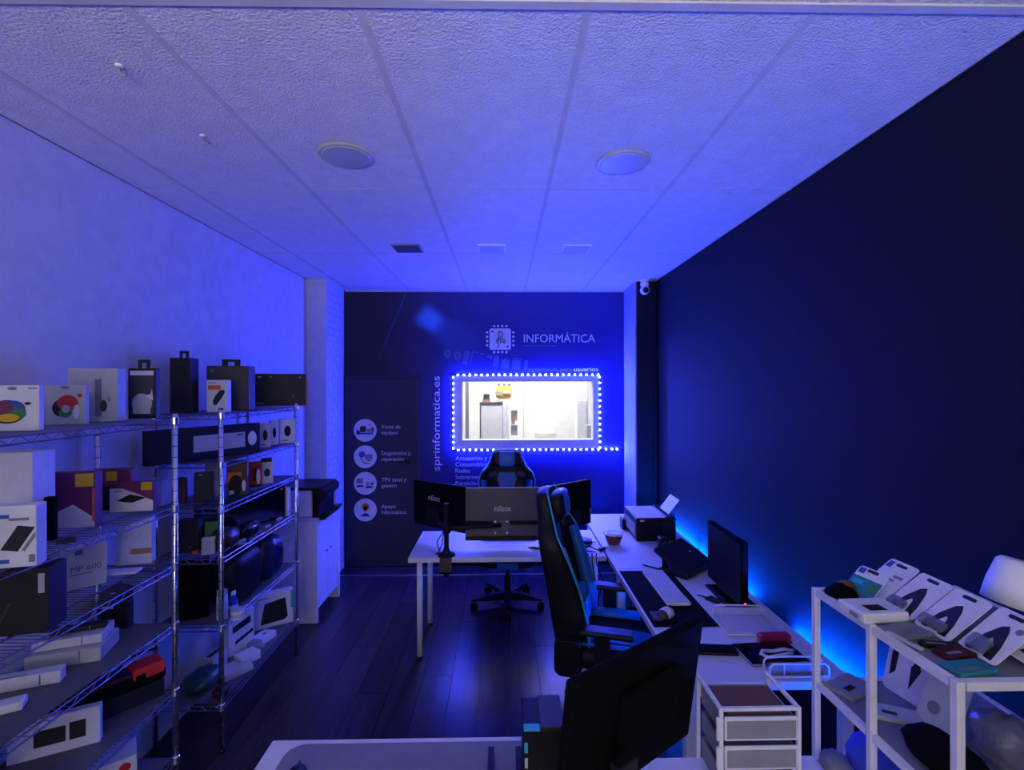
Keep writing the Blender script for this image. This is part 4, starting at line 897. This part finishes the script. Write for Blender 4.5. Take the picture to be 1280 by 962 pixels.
o = thing('desk_speaker', 'small black speaker in front of the far desk printer', 'speaker', (1.16, 3.53, ZT)); MB().box((-.035, -.03, 0), (.035, .05, .10)).build('cabinet_body', BLACK, o, bevel=.012); MB().lathe([(0, 0), (.025, 0), (.02, .004), (0, .003)], 18, M=Matrix.Translation((0, -.03, .055)) @ Matrix.Rotation(R(90), 4, 'X')).build('cone', DGREY, o); MB().cyl((.01, .02, .10), (.018, .02, .20), .006).build('antenna', BLACK, o)
o = thing('laptop', 'dark closed laptop propped on a stand by the glowing strip', 'laptop', (1.105, 2.98, ZT), R(40))
M1 = Matrix.Translation((.0, .0, .03)) @ Matrix.Rotation(R(24), 4, 'X')
NAVYP = mat('dark_blue_laptop', (0.012, 0.014, 0.03), 0.4, spec=.3)
MB().box((0, 0, 0), (.33, .24, .018), M1).build('base_slab', NAVYP, o, bevel=.008); MB().box((0, 0, .018), (.33, .24, .028), M1).build('lid', NAVYP, o, bevel=.006); MB().lathe([(0, .028), (.008, .028), (.007, .0295), (0, .03)], 14, (.25, .12, 0), M1).build('badge', SILVER, o)
MB().box((.03, .0, .0), (.30, .21, .012)).build('stand_base', BLACK, o, bevel=.005); MB().box((.08, .17, .01), (.10, .20, .11)).box((.24, .17, .01), (.26, .20, .11)).build('stand_leg', BLACK, o); MB().box((.05, -.012, .01), (.28, -.002, .05)).build('front_lip', BLACK, o)
o = thing('ring_stand', 'round black device base in front of the laptop', 'device', (1.36, 3.02, ZT)); MB().lathe([(0, 0), (.055, 0), (.058, .008), (.05, .014), (0, .016)], 32).build('base', BLACK, o); MB().lathe([(.0, .016), (.04, .016), (.038, .022), (0, .024)], 28).build('top', NAVYP, o)
cable('thin wire loop over the laptop', [(1.37, 3.42, ZT+.01), (1.38, 3.40, ZT+.15), (1.40, 3.32, ZT+.17), (1.41, 3.25, ZT+.08), (1.41, 3.22, ZT+.01)], .002)
MATK = tag(MB().prismz([(.748, 2.42), (1.075, 2.42), (1.075, 3.15), (.748, 3.15)], ZT, ZT+.003).build('desk_mat', BLACKM), 'long black desk mat under the white keyboard', 'desk mat')
kb = thing('white_keyboard', 'white keyboard lying lengthwise on the black desk mat', 'keyboard', (.885, 2.64, ZT+.0035), R(0))
MB().box((0, 0, 0), (.130, .47, .016)).build('tray', DESKW, kb, bevel=.004); KEYW = mat('key_white', (0.62, 0.61, 0.64), 0.5)
km = MB().box((-.0115, -.0115, 0), (.0115, .0115, .007)).mesh('key'); km.materials.append(KEYW)
for a in range(5):
    for b in range(17):
        o = bpy.data.objects.new('key', km); COL.objects.link(o); o.parent = kb; o.location = (.017+a*.0242, .018+b*.0270, .016)
MB().box((.125, .0, .006), (.136, .09, .014)).build('cable_plug', GREYM, kb)
o = thing('white_mouse', 'white and dark mouse on the desk mat corner', 'mouse', (.845, 2.535, ZT+.0035), R(-50)); MB().blob((0, 0, 0), .036, .060, .042, 20, 12, flat=0).build('shell', CARDW, o, smooth=True); MB().blob((0, -.028, .002), .033, .032, .036, 16, 10, flat=0).build('palm_rest', DGREY, o, smooth=True); MB().box((-.003, .022, .034), (.003, .044, .041)).build('wheel', BLACK, o)
tag(MB().box((0, 0, 0), (.045, .09, .012)).build('usb_dongle', DGREY, bevel=.004, loc=(.765, 2.47, ZT+.0035)), 'small dark remote lying beside the white mouse', 'remote')
cable('black pen on the desk behind the keyboard', [(.93, 3.25, ZT+.005), (1.0, 3.17, ZT+.008), (1.03, 3.155, ZT+.008)], .005, BLACK, 'pen')['category'] = 'pen'
mo = thing('monitor', 'slim black monitor seen edge-on against the glowing navy wall', 'monitor', (1.29, 2.55, 0), R(90), 'computer monitors')
MB().box((0, -.0, .775), (.44, .035, 1.115)).build('panel', BLACKM, mo, bevel=.005); MB().box((.015, .035, .775), (.425, .038, 1.10)).build('screen', mat('matte_screen', (0.004, 0.004, 0.005), 0.6, spec=.2), mo)
MB().box((.16, -.035, .76), (.28, 0, .95)).build('stand_neck', BLACK, mo, bevel=.005); MB().box((.08, -.085, .741), (.36, .085, .753)).build('stand_base', GLOSSK, mo, bevel=.005)
MB().blob((-.001, .02, .792), .004, .006, .006, 10, 6).build('power_led', REDLED, mo)
o = thing('smartphone', 'small dark phone lying before the edge-on monitor', 'phone', (1.17, 2.66, ZT), R(30)); MB().box((0, 0, 0), (.06, .085, .009)).build('body', BLACK, o, bevel=.004); MB().box((.004, .006, .009), (.056, .079, .0095)).build('screen', GLOSSK, o)
cable('thin black stylus near the phone', [(1.11, 2.78, ZT+.004), (1.17, 2.72, ZT+.004)], .004, BLACK, 'stylus')['category'] = 'stylus'
# letter tray of white wire with its sheets
tr = thing('letter_tray', 'white wire letter tray with papers on the near desk', 'tray', (1.075, 2.33, ZT), R(-4)); m = MB(); r = .004
def loop(y, h): m.tube([(0, y, .004), (0, y, h-.02), (.02, y, h), (.24, y, h), (.26, y, h-.02), (.26, y, .004)], r, 8)
m.tube([(0, 0, .006), (.26, 0, .006), (.26, .20, .006), (0, .20, .006), (0, 0, .006)], r, 8); loop(.20, .06); m.build('wire_frame', WHITE, tr, smooth=True)
MB().box((.006, .006, .008), (.25, .19, .016)).build('paper_stack', mat('pale_paper', (0.55, 0.54, 0.60), 0.6), tr); MB().box((.0, .195, .01), (.26, .20, .05)).build('back_plate', CLEAR, tr)
tb = thing('tablet', 'black tablet lying on the near desk', 'tablet', (1.06, 2.065, ZT), R(4)); MB().box((0, 0, 0), (.27, .175, .012)).build('body', GREYM, tb, bevel=.004); MB().box((.004, .004, .012), (.266, .171, .0125)).build('screen', GLOSSK, tb)
o = tag(MB().tube([(1.15, 2.10, ZT+.022), (1.13, 2.13, ZT+.022), (1.15, 2.155, ZT+.022), (1.20, 2.15, ZT+.022), (1.25, 2.165, ZT+.022), (1.29, 2.15, ZT+.022), (1.27, 2.13, ZT+.022), (1.22, 2.12, ZT+.022), (1.15, 2.10, ZT+.022)], .008, 8).build('white_earphones', CARDW, smooth=True), 'white looped earphones on the black tablet', 'earphones')
o = thing('stapler', 'red stapler lying behind the black tablet', 'stapler', (1.19, 2.265, ZT), R(2)); REDP = mat('stapler_red', (0.45, 0.02, 0.06), 0.35)
MB().prism(rrect(0, .012, .15, .042, .012), -.018, .018).build('top_arm', REDP, o, bevel=.004); MB().box((0, -.018, 0), (.155, .018, .010)).build('base_arm', REDP, o, bevel=.003); MB().box((.0, -.012, .010), (.02, .012, .02)).build('hinge', GREYM, o)
w_ = thing('card_rack', 'small white wire rack at the near desk edge', 'rack', (1.09, 1.985, ZT)); m = MB()
for y, z in ((0, .06), (.045, .065)):
    m.tube([(0, y, .004), (0, y, z-.015), (.015, y, z), (.23, y, z), (.245, y, z-.015), (.245, y, .004)], .0042, 8); m.tube([(0, y, .006), (.245, y, .006)], .0042, 8)
for x in (.06, .19): m.tube([(x, 0, .006), (x, 0, .06)], .003, 6)
m.build('wire_frame', WHITE, w_, smooth=True); MB().box((.012, .02, .003), (.232, .026, .052)).build('card', GREYM, w_)
o = thing('black_case', 'flat black pencil case on the near desk', 'case', (.86, 2.165, ZT), R(-5)); MB().box((0, 0, 0), (.185, .065, .022)).build('body', BLACKM, o, bevel=.006); MB().box((.01, -.001, .010), (.175, .0, .013)).build('zip', DGREY, o)
# under the desks
o = thing('pc_tower', 'dark computer tower under the far desk', 'computer', (.80, 3.30, 0)); MB().box((0, 0, .012), (.19, .44, .44)).build('case', BLACK, o, bevel=.006); MB().box((.01, -.004, .02), (.18, 0, .43)).build('front_panel', GLOSSK, o)
for z_ in (.30, .36, .20): MB().box((.03, -.006, z_), (.10, -.004, z_+.02)).build('drive_slot', CARDG, o)

# ------------------------------------------------------------------ drawers, rack and packs at the right foreground
dw = thing('drawer_unit', 'small white mesh drawer tower on the front table', 'drawers', (.622, 1.40, ZT))
MB().box((0, .0, 0), (.012, .012, .272)).box((.228, 0, 0), (.240, .012, .272)).box((0, .165, 0), (.012, .177, .272)).box((.228, .165, 0), (.24, .177, .272)).box((.012, 0, .262), (.228, .012, .272)).box((.012, .165, .20), (.228, .177, .21)).box((0, .012, .262), (.012, .165, .272)).box((.228, .012, .262), (.24, .165, .272)).build('frame', WHITE, dw, bevel=.002)
MB().box((.03, .02, .236), (.21, .15, .243)).build('brown_folder', BROWN, dw)
for k in range(3):
    z0 = .012 + k*.084
    d_ = MB().box((.014, -.004, z0), (.226, .004, z0+.068)).build('drawer', WHITE, dw, bevel=.003)
    MB().box((.020, -.006, z0+.008), (.220, -.004, z0+.058)).build('mesh_panel', GREYM, d_); MB().box((.014, .004, z0), (.018, .165, z0+.06)).box((.222, .004, z0), (.226, .165, z0+.06)).box((.014, .004, z0), (.226, .165, z0+.004)).box((.014, .161, z0), (.226, .165, z0+.06)).build('drawer_box', GREYM, d_)
    MB().box((-.010, -.006, z0+.002), (.010, .004, z0+.066)).build('pull_lip', WHITE, d_, bevel=.002)
    if k == 0:
        for q in range(3): MB().box((.004+q*.011, -.0085, z0+.0), (.010+q*.011, -.007, z0+.05)).build('red_stripe', RED, d_)
rk = thing('white_rack', 'white two-tier metal rack on the front table', 'rack', (1.0, 1.06, ZT)); L_, W_, H_ = .515, .46, 1.289-ZT
for y in (0, .255, L_-.022):
    for x in (0, W_): MB().box((x, y, 0), (x+.019, y+.019, H_+.002)).build('post', WHITE, rk, bevel=.002)
for z_, t_ in ((H_-.02, .02), (.235, .018)):
    MB().box((.024, .002, z_), (W_, .02, z_+t_)).build('rail', WHITE, rk); MB().box((.024, L_-.02, z_), (W_, L_-.002, z_+t_)).build('rail', WHITE, rk)
    for ya, yb in ((.024, .255), (.279, L_-.022)):
        MB().box((.002, ya, z_), (.018, yb, z_+t_)).build('rail', WHITE, rk); MB().box((W_+.004, ya, z_), (W_+.020, yb, z_+t_)).build('rail', WHITE, rk)
    MB().box((.018, .02, z_+t_-.008), (W_+.004, L_-.02, z_+t_-.003)).build('shelf_board', GREYMAT, rk)
ZR = 1.2875
o = thing('router', 'white router with a dark top patch on the rack corner', 'router', (.985, 1.32, ZR+.003), R(3)); MB().box((0, 0, 0), (.135, .10, .030)).build('body', CARDW, o, bevel=.006); MB().prismz([(.035, .018), (.085, .018), (.085, .05), (.035, .05)], .030, .0312).build('dark_patch', INKK, o); MB().box((-.001, .02, .008), (0, .05, .02)).build('port', GREYM, o)
o = thing('dark_pouch', 'black and brown pouch on the far corner of the rack', 'pouch', (1.02, 1.475, ZR+.001)); MB().blob((.04, .04, 0), .045, .045, .034, 18, 10, .06, flat=0).build('pouch', BLACKM, o, smooth=True); MB().blob((.065, .055, .012), .03, .025, .028, 14, 8, .06, flat=0).build('brown_flap', BROWN, o, smooth=True)
def card(label, loc, a, lean, w, h, main, prints, blister=None):
    o = thing('accessory_card', label, 'blister pack', loc, a, 'blister packs on the white rack'); o.rotation_euler = (lean, 0, a)
    b = MB().prism(rrect(0, 0, w, h, .012), 0, .003).build('card', main, o); prints_on(b, w, h, prints)
    MB().prism(tilt(rrect(-.018, -.005, .018, .005, .004), w*.5, h*.90, 0), -.0025, -.0004).build('hang_slot', INKK, b)
    if blister: 
        x0, z0, x1, z1, d, m = blister; MB().prism(rrect(x0*w, z0*h, x1*w, z1*h, .01), -d, -.0005).build('blister', m, o, bevel=.008)
    return o
HSM = [('p', INKK, [(.18, .05), (.28, .42), (.42, .66), (.55, .72), (.66, .60), (.80, .30), (.86, .05), (.66, .05), (.56, .36), (.48, .42), (.40, .30), (.34, .05)])]
LN = R(-52)
card('headset card behind the teal pack', (1.135, 1.555, ZR+.004), R(-88), LN, .105, .155, CARDW, [('r', BLUEP, .06, .78, .22, .94), ('r', INKG, .55, .6, .85, .66), ('r', INKG, .3, .5, .7, .55)])
card('white card with a teal cable pack, farthest on the rack', (1.095, 1.560, ZR+.004), R(-80), R(-46), .10, .10, CARDW, [('r', BLUEP, .06, .74, .26, .94), ('r', TEAL, .0, .0, 1, .62), ('r', CYANI, .1, .35, .45, .5), ('r', GREEN, .7, .2, .95, .5)], None)
card('white headset card in the middle of the leaning row', (1.13, 1.440, ZR+.004), R(-90), LN, .105, .155, CARDW, HSM + [('r', BLUEP, .1, .14, .5, .26)], (.1, .05, .6, .28, .02, CLEARD))
card('white headset card second from the lamp', (1.13, 1.330, ZR+.004), R(-90), LN, .105, .155, CARDW, HSM + [('r', INKK, .15, .10, .75, .24)], (.1, .05, .8, .26, .02, CLEARD))
card('white headset card nearest the lamp', (1.145, 1.218, ZR+.004), R(-92), R(-50), .10, .15, CARDW, HSM + [('e', INKG, .80, .70, .08, .06), ('r', BLUEP, .3, .12, .55, .3)], (.22, .05, .70, .34, .02, CLEARD))
card('white card pack lying at the near corner of the rack', (1.215, 1.075, ZR+.006), R(8), R(-78), .16, .13, CARDW, [('p', INKK, [(.2, .42), (.9, .5), (.9, .66), (.22, .58)]), ('r', INKG, .5, .78, .9, .84)])
for k, (x, y, w, d_, h, a, m, lb) in enumerate((
    (1.03, 1.235, .10, .07, .010, 12, GREYMAT, 'grey folder flat on the rack top'), (1.03, 1.42, .06, .06, .008, -20, DGREY, 'dark slim pack behind the white router'), (1.05, 1.205, .09, .022, .012, -10, CARDK, 'black slim pack in front of the headset cards'),
    (1.03, 1.08, .10, .05, .010, 8, TEAL, 'dark teal slim pack at the near rack edge'), (1.06, 1.14, .08, .045, .014, 10, MAROON, 'dark red slim pack beside the lying card'), (1.03, 1.19, .012, .09, .008, 10, CARDG, 'thin pale strip pack on the rack top'))):
    o = thing('slim_pack', lb, 'pack', (x, y, ZR+.0005), R(a)); MB().box((0, 0, 0), (w, d_, h)).build('sleeve', m, o, bevel=.002); MB().box((w*.1, d_*.2, h), (w*.6, d_*.4, h+.001)).build('print', INKG, o)
ZL = ZT + .25
card('white card with two black clips hanging under the rack top', (1.20, 1.53, ZL+.004), R(-80), R(-14), .13, .22, CARDW, [('p', INKK, [(.12, .2), (.24, .28), (.26, .7), (.18, .82), (.10, .5)]), ('p', INKK, [(.6, .15), (.8, .45), (.72, .6), (.58, .45)])])
card('white card with a grey oval leaning on the lower tier', (1.18, 1.385, ZL+.004), R(-80), R(-24), .11, .17, CARDG, [('e', INKG, .35, .3, .15, .1), ('r', INKK, .4, .86, .55, .9)])
bag('polythene_bag', 'crumpled clear bag on the lower rack tier', (1.25, 1.20, ZL+.065), .055, .06, .065, CLEARD, .18, flat=ZL+.001)
bag('black_bag', 'black bag slumped on the lower rack tier', (1.10, 1.20, ZL+.03), .06, .10, .038, BLACKM, .08, flat=ZL+.001)
for k, (x, y, w, d_, a, lb) in enumerate(((1.05, 1.45, .13, .09, 25, 'grey sheet pack at the far end of the lower tier'), (1.06, 1.38, .12, .07, -25, 'pale sheet pack in the middle of the lower tier'))):
    o = thing('slim_pack', lb, 'pack', (x, y, ZL+.0005), R(a)); MB().box((0, 0, 0), (w, d_, .012)).build('sleeve', CARDG if k else GREYM, o, bevel=.002); MB().box((w*.2, d_*.3, .012), (w*.5, d_*.5, .013)).build('print', INKK, o)
o = thing('snack_box', 'white carton with an orange and pink band under the rack', 'box', (1.075, 1.13, ZT), R(25)); MB().box((0, 0, 0), (.14, .09, .20)).build('body', CARDG, o, bevel=.003); MB().prism([(0, .13), (.14, .07), (.14, .12), (0, .19)], -.002, 0).build('orange_band', ORANGE, o); MB().prism([(.10, .09), (.14, .05), (.14, .12), (.10, .14)], -.003, -.0015).build('pink_patch', mat('print_pink', (0.5, 0.03, 0.25), 0.5), o); MB().box((.05, -.002, .02), (.08, 0, .07)).build('label_patch', CARDW, o)
o = bag('plush_bag', 'fluffy plush under the rack with blue LED glow in its colour', (1.17, 1.49, ZT+.055), .10, .07, .065, FLUFF, .04, flat=ZT+.001, cat='plush')
bag('grey_cloth', 'folded grey cloth beside the plush on the front table', (1.03, 1.50, ZT+.028), .04, .045, .03, mat('grey_cloth', (0.2, 0.2, 0.24), 0.9, bump=.5, bscale=40), .05, flat=ZT+.001, cat='cloth')
# wall lamp
lp = thing('wall_lamp', 'white wall lamp shade above the rack', 'lamp', (1.52, 1.28, 1.40))
MB().cyl((0, 0, .02), (-.018, 0, .02), .045, n=24).build('wall_plate', WHITE, lp); MB().tube([(-.018, 0, .02), (-.06, 0, .03), (-.09, .01, .06)], .009, 10).build('arm', WHITE, lp, smooth=True)
M1 = Matrix.Translation((-.125, .015, .005)) @ Matrix.Rotation(R(14), 4, 'Y')
MB().lathe([(.0, .065), (.05, .064), (.058, .055), (.068, .0), (.072, -.055), (.068, -.055), (.063, .0), (.054, .05), (0, .058)], 32, M=M1).build('shade', SHADEW, lp, smooth=True)

# ------------------------------------------------------------------ foreground: monitor, till parts and keyboard on the front tables
fm = thing('monitor', 'large black monitor tilted back in the right foreground', 'monitor', (.375, 1.335, ZT), R(36), 'computer monitors')
MM = Matrix.Translation((0, 0, .345)) @ Matrix.Rotation(R(8), 4, 'X')
MB().box((-.29, -.015, -.215), (.25, .015, .165), MM).build('panel', BLACKM, fm, bevel=.006); MB().box((-.282, .015, -.205), (.242, .0165, .157), MM).build('screen', GLOSSK, fm)
MB().box((-.12, -.04, -.10), (.12, -.015, .08), MM).build('back_cover', BLACKM, fm, bevel=.01)
MB().prism([(-.20, .0), (-.12, .0), (-.125, .30), (-.195, .30)], -.09, -.06).build('stand_neck', BLACK, fm, bevel=.004); MB().box((-.26, -.12, 0), (.0, .08, .014)).build('stand_base', BLACK, fm, bevel=.005)
o = thing('receipt_printer', 'black receipt printer with cyan lights on the front table', 'printer', (.055, 1.44, ZT+.0035)); MB().box((0, 0, 0), (.125, .15, .19)).build('body', BLACK, o, bevel=.005); MB().box((.002, -.002, .184), (.05, .02, .192)).build('cyan_bar', mat('cyan_plastic', (0.05, 0.45, 0.70), 0.4), o); MB().box((.004, -.002, .12), (.014, .0, .15)).build('cyan_key', MATS['cyan_plastic'], o); MB().box((.005, -.0015, .075), (.014, .0, .105)).build('label', CARDG, o); MB().box((.052, .0, .19), (.125, .15, .196)).build('cover', DGREY, o, bevel=.002)
o = thing('phone_dock', 'small black open frame beside the receipt printer', 'holder', (-.052, 1.47, ZT+.0035)); MB().box((0, 0, 0), (.018, .10, .045)).box((.088, 0, 0), (.104, .10, .045)).box((0, 0, 0), (.104, .008, .006)).build('frame', BLACK, o, bevel=.002)
kb2 = thing('white_keyboard', 'white keyboard at the bottom edge of the view', 'keyboard', (-.155, 1.40, ZT+.0035)); MB().box((0, 0, 0), (.20, .045, .018)).box((0, -.09, 0), (.34, .0, .018)).build('tray', DESKW, kb2, bevel=.003) if False else MB().box((0, -.06, 0), (.335, .035, .05)).build('tray', DESKW, kb2, bevel=.003)
for a in range(11): MB().box((.014+a*.029, -.05, .05), (.038+a*.029, -.026, .056)).build('key', KEYW, kb2)
o = thing('cable_plug', 'glossy pale plug on the table below the black monitor', 'plug', (.36, 1.46, ZT)); MB().blob((0, 0, .012), .035, .018, .018, 14, 8, .05, flat=0).build('plug', CARDG, o, smooth=True); MB().tube([(-.03, 0, .012), (-.06, -.02, .01), (-.08, -.06, .006)], .005, 8).build('lead', BLACK, o, smooth=True)
